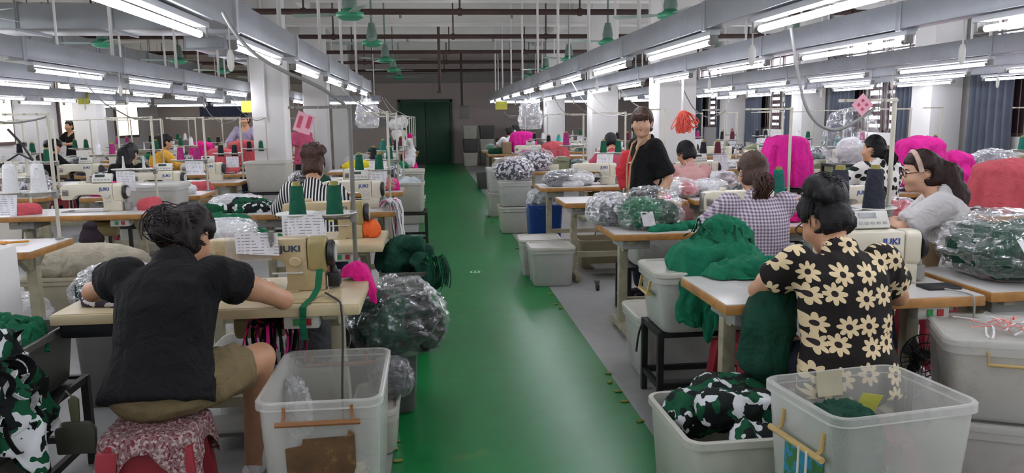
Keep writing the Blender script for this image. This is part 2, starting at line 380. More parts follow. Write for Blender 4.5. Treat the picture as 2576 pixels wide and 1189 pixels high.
# ------------------------------------------------------------------ palette
LAM = mat('white_laminate', '#c9c6c2', .28, .05, 9, wear='#8f887c', wearamt=.25, wscale=7)
WOOD = mat('yellow_wood_edge', '#a9793f', .5, .22, 14, wear='#5f4222', wearamt=.5)
OLDTOP = mat('aged_cream_laminate', '#bfb08c', .4, .12, 5, wear='#8c7a58', wearamt=.55, wscale=6)
POLE = mat('pale_painted_pole', '#b9b5a4', .45, .1)
LEGM = mat('cream_painted_steel', '#a09a80', .5, .15, 6, wear='#57523f', wearamt=.6, wscale=9)
GRIM = mat('grimy_grey_steel', '#6c6a62', .5, .2, 6)
CREAM = mat('cream_enamel', '#cfc9b4', .32, .05, 5, wear='#9a927a', wearamt=.3)
OLDCREAM = mat('yellowed_cream_enamel', '#b3a27c', .36, .08, 5, wear='#75664a', wearamt=.45)
OLDBAND = mat('olive_yellow_enamel', '#9a8c5c', .36, .1, 5)
OLIVE = mat('olive_enamel', '#7f8262', .4, .12, 6)
STEEL = mat('worn_steel', '#8b8a86', .35, .12, 10, metal=.8)
BLK = mat('black_plastic', '#17171a', .45, .2, 6)
BLKST = mat('black_painted_steel', '#141416', .5, .25, 9, wear='#4a4642', wearamt=.4)
GREYP = mat('grey_plastic', '#8f8f8a', .45, .1)
PANEL = mat('pale_grey_plastic', '#bdbcb4', .4, .05)
SCREEN = mat('dark_display', '#3a4440', .2, .1)
BLUEINK = mat('blue_lettering', '#2c4a92', .5, .02)
DARKINK = mat('dark_blue_lettering', '#24405e', .5, .02)
GALV = mat('galvanized_steel', '#a2a6ac', .45, .09, 3, metal=.3, wear='#babec3', wearamt=.4, wscale=14)
SHEETM = mat('duct_sheet_metal', '#9a9e9f', .35, .12, 2, metal=.55)
WHITEP = mat('white_paint', '#dcdad6', .7, .04, 2)
PIPE = mat('brown_pipe_paint', '#43302a', .55, .2, 4)
GREYPIPE = mat('grey_conduit', '#7c7b78', .5, .1)
FANG = mat('fan_green_enamel', '#3f9a72', .35, .1, 5)
FANGREY = mat('fan_grey_green_enamel', '#6d8478', .45, .1, 5)
BLADE = mat('fan_blade_enamel', '#93a99c', .45, .08, 5)
RED = mat('red_plastic', '#8e1f2c', .4, .12, 5)
BIN = mat('milky_translucent_plastic', '#d6d6cf', .25, .05, 4, alpha=.52, wear='#b9b7a8', wearamt=.6, wscale=8)
BINC = mat('clear_translucent_plastic', '#d2d2cb', .22, .05, 4, alpha=.25, edge=.62)
BINW = mat('white_bin_plastic', '#c6c4b8', .3, .06, 4, alpha=.86, wear='#9a9786', wearamt=.4, wscale=6)
BINBLUE = mat('blue_bin_plastic', '#123f86', .35, .08, 4)
GREYBIN = mat('grey_bin_plastic', '#5c5d58', .4, .08, 4, alpha=.9)
HANDLE = mat('amber_plastic', '#8a5a30', .4, .15, 5)
TANH = mat('tan_plastic', '#b79c62', .4, .1, 5)
FILM = film('clear_plastic_film', .06, .5, 6.5, gl=.68)
FILMW = film('cloudy_plastic_film', .2, .7, 6.5, gl=.4)
def cloth(n, c, r=.85, v=.18): return mat(n, c, r, v, 9, bump=.75, bscale=11, bdist=.03, bdistort=1.4, spec=.3)
GRN = cloth('dark_green_cloth', '#0c5d3c'); GRN2 = cloth('bottle_green_cloth', '#0a3c2b'); TEALG = cloth('teal_green_cloth', '#106b4c')
BLKC = cloth('black_cloth', '#09090b'); WHTC = cloth('white_cloth', '#d5d4d4', .85, .05); PNK = cloth('hot_pink_cloth', '#d8187f', .8, .1)
MAG = cloth('magenta_cloth', '#d61f8f', .8, .1); CORAL = cloth('coral_cloth', '#bf525a', .85, .12); ROSE = cloth('rose_cloth', '#b24a5c', .85, .12)
ORG = cloth('orange_cloth', '#ec6b32', .8, .1); YEL = cloth('yellow_cloth', '#d8a23a', .85, .1); GRYC = cloth('grey_cloth', '#55565a'); LILAC = cloth('lilac_cloth', '#9a90a6')
PINKP = mat('pink_paper', '#cf96a4', .8, .05); YELP = mat('yellow_paper', '#c6c552', .8, .06); CARD = mat('brown_cardboard', '#8a7355', .85, .1)
WPAPER = mat('white_paper', '#d9d9da', .8, .03)
Y_ = dict(white=cloth('white_yarn', '#dcdcdc', .9, .04), green=cloth('green_yarn', '#12523c'), teal=cloth('teal_yarn', '#1b6b5c'), black=cloth('black_yarn', '#1c1c22'),
          navy=cloth('dark_slate_yarn', '#2c2f3a'), purple=cloth('magenta_purple_yarn', '#9a2c6c'), cyan=cloth('turquoise_yarn', '#34a7a4'), brown=cloth('maroon_yarn', '#5a2430'))
CORE = mat('olive_cone_core', '#8c8440', .7, .1)
# ------------------------------------------------------------------ prototypes (origin at base centre, operator side is -y)
def make_table(name, wd, dp, top, edge, extras=True):
    t = empty(name)
    MB().box((0, 0, .738), (wd, dp, .044)).build('tabletop', edge, t, .006)
    MB().box((0, 0, .7615), (wd-.012, dp-.012, .003)).build('laminate_surface', top, t)
    for s in (-1, 1):
        x = s*(wd/2-.14); m = MB()
        m.box((x, .02, .38), (.065, .06, .64)).box((x, 0, .7), (.06, dp*.82, .03)).box((x, 0, .05), (.06, dp*.85, .05))
        for yy in (-1, 1): m.cyl((x, yy*dp*.36, .0), (x, yy*dp*.36, .03), .028, .028, 10)
        m.prism([(-.16, .685), (.16, .685), (.06, .6), (-.06, .6)], x-.02, x+.02, 'x')
        m.build('leg', LEGM, t, .006)
    MB().box((0, .05, .22), (wd-.34, .04, .05)).build('stretcher', LEGM, t)
    if extras:
        MB().box((-.02, .08, .085), (.46, .24, .018)).bar((.12, .12, .1), (.2, .08, .6), .012, .012).build('treadle', GRIM, t)
        MB().cyl((.02, .06, .6), (.24, .06, .6), .075, .07, 18).box((.13, .06, .7), (.12, .1, .05)).build('motor', OLDBAND, t, .008)
        k = MB().box((.38, -dp/2+.07, .685), (.15, .07, .06)).build('switch_box', PANEL, t, .006)
        MB().box((.36, -dp/2+.033, .685), (.028, .006, .03)).build('button', mat('green_button', '#2f8a4c', .4), k)
        MB().box((.41, -dp/2+.033, .685), (.028, .006, .03)).build('button', mat('red_button', '#a32a2a', .4), k)
        MB().box((-.42, -.06, .68), (.2, .3, .075)).build('drawer', GREYP, t, .008)
    return t
def letters(txt, size, m, parent, loc, rot=(PI/2, 0, 0), ext=.0008, bold=.0):
    c = bpy.data.curves.new('lettering', 'FONT'); c.body = txt; c.size = size; c.extrude = ext; c.offset = bold; c.align_x = 'CENTER'; c.align_y = 'CENTER'
    c.resolution_u = 3; tmp = bpy.data.objects.new('lettering_source', c); COL.objects.link(tmp); bpy.context.view_layer.update()
    me = bpy.data.meshes.new_from_object(tmp.evaluated_get(bpy.context.evaluated_depsgraph_get())); me.name = 'lettering'; bpy.data.objects.remove(tmp); me.materials.clear(); me.materials.append(m)
    o = link('lettering', me, parent); o.location = loc; o.rotation_euler = rot
    return o
def make_machine(name, body, band, ink, panel=True):
    t = empty(name); arc = [(.03+.045*math.sin(a), .13+.045*math.cos(a)) for a in np.linspace(0, PI/2, 6)]
    prof = [(-.27, .125), (-.185, .125), (-.17, .15), (-.14, .172), (-.1, .177)]+arc+[(.078, .05), (.07, .012), (.06, 0), (.235, 0), (.235, .1), (.165, .12), (.165, .275), (.155, .287), (-.22, .287), (-.262, .275), (-.278, .25), (-.278, .14)]
    MB().prism(prof, -.052, .052).build('arm_body', body, t, .012, 3)
    m = MB(); r = []
    for x, k in ((.168, .93), (.176, 1), (.236, 1), (.246, .92)): r.append([Vector((x, v.x*k, .192+v.y*k)) for v in rrect(.118, .196, .035, 0, 4)])
    m.loft(r).box((.2, 0, .07), (.065, .1, .12)).build('motor_cover', band, t, .004)
    R = Matrix.Rotation(PI/2, 3, 'Y')
    MB().lathe([(0, 0), (.05, 0), (.072, .006), (.074, .02), (.066, .028), (.04, .03), (0, .03)], (.248, 0, .195), 28, 0, R).build('handwheel', BLK, t)
    MB().lathe([(0, 0), (.048, 0), (.05, .008), (0, .01)], (.275, 0, .195), 24, 0, R).build('handwheel_cap', PANEL, t)
    Rf = Matrix.Rotation(PI/2, 3, 'X')
    MB().lathe([(0, 0), (.012, 0), (.012, .006), (.026, .008), (.026, .02), (.022, .024), (0, .024)], (.118, -.05, .165), 20, 0, Rf).build('stitch_dial', PANEL if body is CREAM else OLDCREAM, t)
    MB().box((.085, -.07, .105), (.13, .014, .008)).box((.14, -.058, .105), (.015, .02, .012)).build('reverse_lever', PANEL, t, .003)
    MB().cyl((-.225, -.015, .13), (-.225, -.015, .05), .0055, .0055, 8).cyl((-.2, -.005, .13), (-.2, -.005, .03), .005, .005, 8).box((-.21, -.02, .012), (.03, .055, .008)).build('needle_bar', STEEL, t)
    MB().box((-.272, -.002, .205), (.02, .085, .14)).box((-.235, -.056, .2), (.05, .012, .06)).build('face_plate', STEEL if body is CREAM else body, t, .004)
    MB().lathe([(0, 0), (.016, 0), (.017, .005), (.006, .01), (.006, .016), (0, .018)], (-.235, -.06, .215), 16, 0, Rf).build('tension_knob', STEEL, t)
    MB().box((-.07, 0, .004), (.4, .178, .008)).box((-.215, 0, .009), (.07, .14, .003)).build('bed_plate', STEEL if body is CREAM else body, t)
    MB().lathe([(0, 0), (.024, 0), (.024, .02), (.02, .024), (0, .024)], (-.12, .01, .287), 18).build('bobbin_winder', body, t)
    MB().box((.27, .02, .05), (.05, .08, .08)).cyl((.27, .0, .09), (.27, .0, .13), .02, .012, 10).build('pulley_guard', BLK if body is not CREAM else GREYP, t, .006)
    letters('JUKI', .046, ink, t, (.098, -.0532, .232), bold=.0014)
    if panel:
        p = empty('panel_pivot'); bpy.data.objects.remove(p)
        M = Matrix.Rotation(math.radians(-25), 3, 'X')
        k = MB().box((.05, .055, .335), (.17, .035, .1), M=M).build('control_panel', PANEL, t, .006)
        MB().box(Vector((.03, .055, .335))+M@Vector((0, -.0185, .022)), (.085, .003, .028), M=M).build('display', SCREEN, k)
        m = MB()
        for i in range(5): m.box(Vector((.05, .055, .335))+M@Vector((-.06+i*.03, -.0185, -.022)), (.018, .004, .014), M=M)
        m.build('keys', GREYP, k)
    return t
def make_overlock(name):
    t = empty(name)
    MB().prism([(-.17, 0), (.15, 0), (.15, .2), (.11, .235), (-.02, .235), (-.05, .2), (-.17, .16)], -.1, .1).build('machine_body', OLIVE, t, .016, 3)
    MB().box((-.12, -.12, .06), (.2, .06, .1)).box((-.2, -.06, .1), (.06, .1, .025)).build('cloth_plate', CREAM, t, .01)
    m = MB(); Rf = Matrix.Rotation(PI/2, 3, 'X')
    for i in range(4): MB().lathe([(0, 0), (.014, 0), (.016, .012), (.008, .02), (0, .02)], (-.03+i*.042, -.1, .17-.012*(i % 2)), 12, 0, Rf).build('tension_knob', STEEL, t)
    MB().lathe([(0, 0), (.06, 0), (.07, .01), (.066, .03), (0, .032)], (.155, 0, .12), 20, 0, Matrix.Rotation(PI/2, 3, 'Y')).build('handwheel', BLK, t)
    MB().bar((-.06, 0, .235), (-.09, 0, .33), .006, .006).bar((.02, 0, .235), (.02, 0, .35), .006, .006).bar((-.12, 0, .33), (.06, 0, .345), .005, .005).build('thread_guide', STEEL, t)
    return t
def make_stand(name, h=.86, reach=.28, tray=.33, m=POLE):
    t = empty(name)
    MB().cyl((0, 0, -.06), (0, 0, h), .0115, .0115, 10).build('pole', m, t)
    MB().box((0, 0, tray-.02), (.035, .035, .06)).cyl((0, 0, 0), (0, 0, .012), .03, .03, 12).build('clamp', GREYP, t, .004)
    a = MB().bar((.01, 0, h-.012), (-reach, 0, h-.012), .028, .014).build('crossbar', m, t)
    mm = MB()
    for x in (-.06, -.5*reach, -.92*reach): mm.cyl((x, -.013, h-.012), (x, -.02, h-.012), .006, .006, 8)
    mm.build('thread_eyelet', STEEL, a)
    for x in (-.09, -.27):
        MB().bar((0, 0, tray-.03), (x, -.02, tray-.03), .014, .01).build('arm', m, t)
        k = MB().lathe([(0, -.03), (.012, -.028), (.1, -.006), (.108, 0), (.106, .004), (.02, -.012), (0, -.012)], (x, -.02, tray), 24).build('tray', PANEL, t)
        MB().lathe([(.02, -.012), (.012, .03), (.006, .12), (0, .12)], (x, -.02, tray), 12).build('spindle', PANEL, k)
    return t
def make_cone(col, h=.15, r=.043):
    o = MB().lathe([(0, 0), (r*.96, 0), (r, .006), (r*.72, h*.94), (r*.64, h), (r*.3, h)], n=22).build('thread_cone', Y_[col])
    MB().lathe([(r*.45, h-.004), (r*.42, h+.02), (r*.2, h+.02)], n=14).build('cone_core', CORE if col not in ('white',) else PANEL, o)
    return o
def bin_body(wd, dp, h, m, name='storage_bin', taper=.86):
    B = MB(); r = .05; a = taper
    R = [rrect(wd*a-.02, dp*a-.02, r, .004), rrect(wd*a, dp*a, r, .02), rrect(wd*(a+.75*(.95-a)), dp*(a+.75*(.95-a)), r, h*.72), rrect(wd*.93, dp*.93, r, h*.73), rrect(wd*.945, dp*.945, r, h-.03), rrect(wd, dp, r+.01, h-.03), rrect(wd, dp, r+.01, h-.004), rrect(wd-.01, dp-.01, r+.008, h),
         rrect(wd*.93, dp*.93, r, h-.001), rrect(wd*.915, dp*.915, r, h*.73), rrect(wd*a-.012, dp*a-.012, r, .02), rrect(wd*a-.03, dp*a-.03, r, .012)]
    return B.loft(R).build(name, m, None, 0, smooth=40)
def make_bin(wd, dp, h, lid=True, m=None, handles=True, hm=None, lidm=None):
    m = m or BIN; o = bin_body(wd, dp, h, m)
    if lid:
        L = MB().loft([rrect(wd*.9, dp*.9, .05, h+.001), rrect(wd*1.01, dp*1.01, .06, h+.002), rrect(wd*1.015, dp*1.015, .06, h+.022), rrect(wd*.99, dp*.99, .055, h+.03), rrect(wd*.9, dp*.9, .05, h+.03), rrect(wd*.88, dp*.88, .05, h+.02), rrect(wd*.3, dp*.3, .05, h+.021)])
        L.build('lid', lidm or m, o, 0, smooth=40)
    if handles:
        for s in (-1, 1):
            y = s*(dp*.475+.012); z = h*.66 if not lid else h*.8; a = .11 if wd > .4 else .07
            MB().tube([(-a, y-s*.012, z+.05), (-a, y, z+.045), (-a, y+s*.012, z), (a, y+s*.012, z), (a, y, z+.045), (a, y-s*.012, z+.05)], .007, 8).build('handle', hm or HANDLE, o)
    return o
def blob(name, size, m, seed=0, amp=.12, freq=3.2, nu=64, nv=40, sq=.75, ridged=True, parent=None, loc=None, flat=.12, f2=0, drop=0, sh=1.0):
    u = np.linspace(0, 2*PI, nu, endpoint=False); v = np.linspace(-PI/2, PI/2, nv); U, V = np.meshgrid(u, v, indexing='ij')
    sg = lambda x, e: np.sign(x)*np.abs(x)**e
    D = np.stack([np.cos(V)*np.cos(U), np.cos(V)*np.sin(U), np.sin(V)], -1)
    P = np.stack([sg(np.cos(V), sq)*sg(np.cos(U), sq), sg(np.cos(V), sq)*sg(np.sin(U), sq), sg(np.sin(V), sh)], -1)
    q = D*freq+seed*7.3; n = (fold(q, seed) if ridged else noise3(q, seed))*.6+(fold(q*2.3, seed+1))*.3+fold(q*5.1, seed+2)*.14*(1+f2)+(fold(q*9.3, seed+3)*.04*f2 if f2 else 0)
    P = P*(1+amp*n)[..., None]; z = P[..., 2]; P[..., 2] = np.where(z < -1+flat*2, -1+flat*2+(z+1-flat*2)*.08, z)
    P = P*np.array(size)/2; P[..., 2] -= P[..., 2].min()
    if drop: P[..., 2] -= drop*np.clip((np.abs(P[..., 0])/(size[0]/2)-.75)/.25, 0, 1)
    Vv = P.reshape(-1, 3); i, j = np.meshgrid(np.arange(nu), np.arange(nv-1), indexing='ij'); i2 = (i+1) % nu
    F = np.stack([i*nv+j, i2*nv+j, i2*nv+j+1, i*nv+j+1], -1).reshape(-1, 4)
    return raw(name, Vv, F, m, parent, loc)
def thing_blob(name, label, cat, size, m, loc, rz=0, group=None, **k):
    o = blob(name, size, m, **k); o.location = loc; o.rotation_euler = (0, 0, rz); return tag(o, label, cat, group)
def bag(label, size, loc, inner, rz=0, seed=0, film=None, fill=.88, group=None, name='plastic_bag', cat='plastic bag', amp=.16, tuft=False, sq=.72):
    o = blob(name, size, film or FILM, seed, amp, 2.6, 110, 64, sq, f2=.6); o.location = loc; o.rotation_euler = (0, 0, rz)
    ins = inner if isinstance(inner, list) else [inner]
    for k, m in enumerate(ins):
        n = len(ins); sx = size[0]*fill/(1 if n == 1 else 1.35)
        b = blob('garments', (sx, size[1]*fill, size[2]*fill*(.92-.12*k)), m, seed+11+k, .2, 3.0, 44, 26, sq, parent=o)
        b.location = (0 if n == 1 else (-.16+.32*k/(n-1))*size[0], 0, .012)
    if tuft:
        M = MB(); rnd = random.Random(seed)
        for k in range(9):
            a = rnd.uniform(0, 2*PI); M.bar((0, 0, size[2]*.93), (math.cos(a)*.06, math.sin(a)*.06, size[2]*1.0+rnd.uniform(.03, .1)), .05, .003)
        M.build('gathered_neck', film or FILM, o)
    return tag(o, label, cat, group)
def strips(name, label, cat, base, n, ln, wd, m, seed=0, spread=.2, group=None, droop=1.0, rise=.04, org=None, ang=None, curl=.05):
    """a loose bundle of narrow cloth strips lying over each other and hanging over an edge"""
    rnd = random.Random(seed); M = MB(); ms = m if isinstance(m, list) else [m]; base = Vector(base)
    for k in range(n):
        a = rnd.uniform(0, 2*PI) if ang is None else ang+rnd.gauss(0, .35); p = base+Vector((rnd.uniform(-1, 1)*spread, rnd.uniform(-1, 1)*spread*.7, rnd.uniform(0, rise)))
        L = ln*rnd.uniform(.6, 1.1); K = 9; P = np.zeros((K, 2, 3)); tw = rnd.uniform(-.5, .5); h = rnd.uniform(.3, 1)*rise
        for i in range(K):
            s = i/(K-1); r = L*(s-.5*s*s*droop*.9); z = h*math.sin(min(1, s*2)*PI)*1.2-droop*L*.62*max(0, s-.3)**1.6
            a2 = a+curl*6*math.sin(3*s+k)*.2; c = p+Vector((math.cos(a2)*r, math.sin(a2)*r, z)); q = Vector((-math.sin(a2), math.cos(a2), tw*math.sin(5*s)))*wd*.5
            P[i, 0] = c-q; P[i, 1] = c+q
        M.sheet(P, k % len(ms))
    o = M.build(name, ms, None, solid=.0025, smooth=60)
    if org is not None:
        for v in o.data.vertices: v.co -= Vector(org)
        o.location = org
    return tag(o, label, cat, group) if label else o
def drape(name, label, cat, c, ab, L, m, dome=.06, nf=9, amp=.03, seed=0, jag=.25, wr=.012, fr=9, nr=44, nt=150, sq=.6, rho=.035, floor=None, group=None, rz=0, parent=None):
    """a cloth laid over a support of half sizes ab and hanging L down its sides (L may depend on the angle)"""
    rnd = random.Random(seed); ph = [rnd.uniform(0, 6) for _ in range(4)]; P = np.zeros((nt, nr, 3))
    for i in range(nt):
        t = 2*PI*i/nt; ct, st = math.cos(t), math.sin(t); e = 1/((abs(ct)/ab[0])**(2/sq)+(abs(st)/ab[1])**(2/sq))**(sq/2)
        Lt = (L(t) if callable(L) else L)*(1+jag*(math.sin(3*t+ph[0])*.5+math.sin(7*t+ph[1])*.35+math.sin(13*t+ph[2])*.3))
        for j in range(nr):
            r = (j/(nr-1))*(e+max(Lt, 0.0)); f0 = e-rho
            if r <= f0: out, dz, h = r, 0, 0
            else:
                q = (r-f0)/rho; 
                if q < PI/2: out, dz, h = f0+rho*math.sin(q), -rho*(1-math.cos(q)), 0
                else: h = (q-PI/2)*rho; out, dz = e+.12*h, -rho-h
            fl = amp*min(1, h/.12)*(math.sin(nf*t+ph[3])+.5*math.sin(2.3*nf*t+ph[0])) if h > 0 else 0
            z = dz+dome*max(0, 1-(r/e)**2)
            P[i, j] = ((out+fl)*ct, (out+fl)*st, z)
    Q = P*fr+seed*3.7; n = fold(Q, seed)*.7+fold(Q*2.1, seed+1)*.4+fold(Q*4.3, seed+4)*.18; P[..., 2] += n*wr*1.3; P[..., 0] += noise3(Q*1.3, seed+2)*wr; P[..., 1] += noise3(Q*1.3, seed+3)*wr
    if floor is not None: P[..., 2] = np.maximum(P[..., 2], floor+.004+.004*np.abs(noise3(Q*2, 5)))
    Vv = P.reshape(-1, 3); i, j = np.meshgrid(np.arange(nt), np.arange(nr-1), indexing='ij'); i2 = (i+1) % nt
    F = np.stack([i*nr+j, i2*nr+j, i2*nr+j+1, i*nr+j+1], -1).reshape(-1, 4)
    Nn = vnormals(Vv, F); n0 = len(Vv); ri = np.arange(nt)*nr+nr-1; rim = np.stack([ri, np.roll(ri, -1), np.roll(ri, -1)+n0, ri+n0], -1)
    o = raw(name, np.concatenate([Vv, Vv-Nn*.003]), np.concatenate([F, F[:, ::-1]+n0, rim]), m, parent)
    o.location = c; o.rotation_euler = (0, 0, rz)
    return tag(o, label, cat, group) if label else o
def paper(name, label, cat, a, u, v, m, bend=.015, parent=None, group=None, nn=8):
    """sheet with corner a and edge vectors u (across) and v (down)"""
    a = Vector(a); u = Vector(u); v = Vector(v); nr = u.cross(v).normalized(); P = np.zeros((nn, nn, 3)); c = a+u*.5+v*.5
    for i in range(nn):
        for j in range(nn):
            s, t = i/(nn-1), j/(nn-1); P[i, j] = a+u*s+v*t+nr*bend*math.sin(PI*s)*math.sin(2.5*t+.4)-c
    o = MB().sheet(P).build(name, m, parent, solid=.0012, loc=c, smooth=60)
    return tag(o, label, cat, group) if label else o
def make_stool(name):
    t = empty(name); MB().loft([rrect(.27, .27, .04, .4), rrect(.29, .29, .05, .405), rrect(.29, .29, .05, .42), rrect(.27, .27, .04, .43)]).build('seat', RED, t)
    for sx in (-1, 1):
        for sy in (-1, 1):
            MB().loft([[Vector((sx*.165, sy*.165, 0))+Vector(d) for d in ((-.027, -.027, 0), (.027, -.027, 0), (.027, .027, 0), (-.027, .027, 0))], [Vector((sx*.118, sy*.118, .405))+Vector(d) for d in ((-.035, -.035, 0), (.035, -.035, 0), (.035, .035, 0), (-.035, .035, 0))]]).build('leg', RED, t, .006)
    m = MB()
    for s in (-1, 1): m.box((0, s*.125, .36), (.24, .012, .09)).box((s*.125, 0, .36), (.012, .24, .09))
    m.build('skirt', RED, t)
    return t
def make_rack(name, wd, dp, h, shelf=True, low=.12):
    t = empty(name)
    for sx in (-1, 1):
        for sy in (-1, 1): MB().box((sx*(wd/2-.015), sy*(dp/2-.015), h/2), (.032, .032, h)).build('leg', BLKST, t)
    for z in (h-.015, low):
        for s in (-1, 1):
            MB().box((0, s*(dp/2-.015), z), (wd-.05, .026, .03)).build('rail', BLKST, t)
            MB().box((s*(wd/2-.015), 0, z), (.026, dp-.05, .03)).build('rail', BLKST, t)
    if shelf: MB().box((0, 0, h-.012), (wd-.07, dp-.07, .008)).build('shelf', BLKST, t)
    return t
def cable(label, pts, r=.007, m=None, name='power_cable', cat='cable', sag=True, group=None):
    P = [Vector(p) for p in pts]; c = bpy.data.curves.new(name, 'CURVE'); c.dimensions = '3D'; c.bevel_depth = r; c.bevel_resolution = 2; c.resolution_u = 8
    o0 = P[0].copy(); s = c.splines.new('NURBS'); s.points.add(len(P)-1)
    for q, p in zip(s.points, P): q.co = tuple(p-o0)+(1,)
    s.use_endpoint_u = True; s.order_u = 3
    tmp = bpy.data.objects.new('cable_source', c); COL.objects.link(tmp); bpy.context.view_layer.update()
    me = bpy.data.meshes.new_from_object(tmp.evaluated_get(bpy.context.evaluated_depsgraph_get())); bpy.data.objects.remove(tmp); me.name = name; me.materials.clear(); me.materials.append(m or GREYP); me.shade_smooth()
    return tag(link(name, me, None, o0), label, cat, group)
ORD = ['first', 'second', 'third', 'fourth', 'fifth', 'sixth', 'seventh', 'eighth', 'ninth', 'tenth', 'eleventh', 'twelfth', 'thirteenth', 'fourteenth', 'fifteenth', 'sixteenth', 'seventeenth', 'eighteenth']
# ------------------------------------------------------------------ the hall
XL, XR, Y0, Y1, ZC = -9.0, 8.1, -4.0, 27.0, 3.95
FLOORM = node_mat('grey_painted_floor', m_floor, .38); GREENM = node_mat('green_painted_floor', m_green, .3)
for m_ in (FLOORM, GREENM): m_.node_tree.nodes['Principled BSDF'].inputs['Specular IOR Level'].default_value = .55
WALLB = mat('warm_grey_wall_paint', '#b8ada6', .85, .05, 1.2); WALLW = mat('white_wall_paint', '#d6d4d0', .85, .04, 1.2); CEILM = mat('ceiling_paint', '#dedcd6', .9, .05, 1)
struct(MB().box(((XL+XR)/2, (Y0+Y1)/2, -.05), (XR-XL, Y1-Y0, .1)).build('floor', FLOORM))
o = MB().sheet(np.array([[(-.22, Y0, .002), (-.22, 26.95, .002)], [(1.04, Y0, .002), (1.04, 26.95, .002)]], float)).build('floor_aisle', GREENM, smooth=0); struct(o, 'glossy green painted aisle running to the green door')
struct(MB().box(((XL+XR)/2, (Y0+Y1)/2, ZC+.05), (XR-XL, Y1-Y0, .1)).build('ceiling', CEILM))
struct(MB().box(((XL+XR)/2, Y1+.1, ZC/2), (XR-XL+.4, .2, ZC)).build('wall_back', WALLB))
struct(MB().box(((XL+XR)/2, Y0-.1, ZC/2), (XR-XL+.4, .2, ZC)).build('wall_front', WALLW))
struct(MB().box((XL-.1, (Y0+Y1)/2, ZC/2), (.2, Y1-Y0, ZC)).build('wall_left', WALLW))
WINS = [(9.3, 2.6), (13.4, 2.6), (17.6, 2.6), (21.8, 2.6)]
m = MB(); ys = [Y0]+[a for c, wd in WINS for a in (c-wd/2, c+wd/2)]+[Y1]
for k in range(0, len(ys), 2): m.box((XR+.1, (ys[k]+ys[k+1])/2, ZC/2), (.2, ys[k+1]-ys[k], ZC))
for c, wd in WINS: m.box((XR+.1, c, .6), (.2, wd, 1.2)).box((XR+.1, c, 3.42), (.2, wd, 1.06))
struct(m.build('wall_right', WALLW))
DAY = emit('daylight_glass', '#e8ecff', 2.4); FROST = mat('brown_frosted_glass', '#4c3a3c', .25, .1); FRAME = mat('window_frame_paint', '#5b4a48', .5, .1); CURT = mat('grey_blue_curtain_cloth', '#4f5561', .8, .12, 5)
rnd = random.Random(3)
for k, (c, wd) in enumerate(WINS):
    t = empty('window_%d' % (k+1), (XR, c, 1.2)); struct(t); n = 4; pw = wd/n
    f = MB()
    for i in range(n+1): f.box((.08, -wd/2+i*pw, .85), (.06, .05, 1.7))
    for z in (.02, 1.2, 1.68): f.box((.08, 0, z), (.06, wd, .05))
    f.build('window_frame', FRAME, t)
    MB().box((.12, 0, .6), (.02, wd, 1.2)).build('frosted_pane', FROST, t)
    for i in range(n):
        MB().box((.12, -wd/2+(i+.5)*pw, 1.44), (.02, pw-.06, .4)).build('transom_pane', DAY if not (k == 0 and i < 2) else FROST, t)
        g = MB(); a0 = -wd/2+(i+.5)*pw   # arched grille
        pts = [(.04, a0-pw*.42, 0), (.04, a0-pw*.42, .75)]+[(.04, a0+pw*.42*math.cos(PI-q), .75+.38*math.sin(q)) for q in np.linspace(.2, PI-.2, 7)]+[(.04, a0+pw*.42, .75), (.04, a0+pw*.42, 0)]
        g.tube(pts, .012, 6)
        for yy in (-.15, .15): g.tube([(.04, a0+yy, 0), (.04, a0+yy, 1.05)], .008, 6)
        g.build('grille', GRIM, t)
        if i in (1, 2):
            sl = MB()
            for q in range(7): sl.box((.105, a0+.08, .12+q*.15), (.01, .26+.14*rnd.random(), .045+.04*rnd.random()))
            sl.build('lit_gap', DAY, t)
def curtain(loc, ln, h, label):
    nn = 60; P = np.zeros((nn, 6, 3))
    for i in range(nn):
        for j in range(6):
            s = i/(nn-1); z = j/5; P[i, j] = (-.06+.045*math.sin(s*ln*42+.6*math.sin(s*9)), (s-.5)*ln*(1-.06*math.sin(PI*z)), (z-1)*h)
    o = MB().sheet(P).build('curtain', CURT, None, solid=.004, smooth=60, loc=loc); tag(o, label, 'curtain', 'curtains along the window wall')
cw = ['near', 'second', 'third', 'far']
for k, (c, wd) in enumerate(WINS):
    curtain((XR-.06, c-wd/2+.3, 2.62), .95, 1.75, 'grey blue curtain at the camera side of the %s window' % cw[k])
    curtain((XR-.06, c+wd/2-.1, 2.62), .9, 1.75, 'grey blue curtain at the door side of the %s window' % cw[k])
for k, (c, wd) in enumerate(WINS):
    t = empty('curtain_rod', (XR-.06, c, 2.66)); MB().cyl((0, -wd/2-.25, 0), (0, wd/2+.5, 0), .016, .016, 10).build('rod', GRIM, t)
    for s in (-wd/2-.15, wd/2+.4): MB().box((.03, s, 0), (.07, .03, .04)).build('bracket', GRIM, t)
    tag(t, 'thin curtain rod above the %s window of the window wall' % cw[k], 'curtain rod')
# left wall windows
for k, c in enumerate((13.2, 17.0, 20.8, 24.2)):
    t = empty('window_%d' % (k+5), (XL, c, 1.1)); struct(t)
    MB().box((.03, 0, .75), (.06, 1.7, 1.5)).build('window_frame', FRAME, t)
    for s in (-1, 1): MB().box((.065, s*.41, .75), (.01, .74, 1.36)).build('window_pane', emit('bright_blind', '#fff1d4', .5), t)
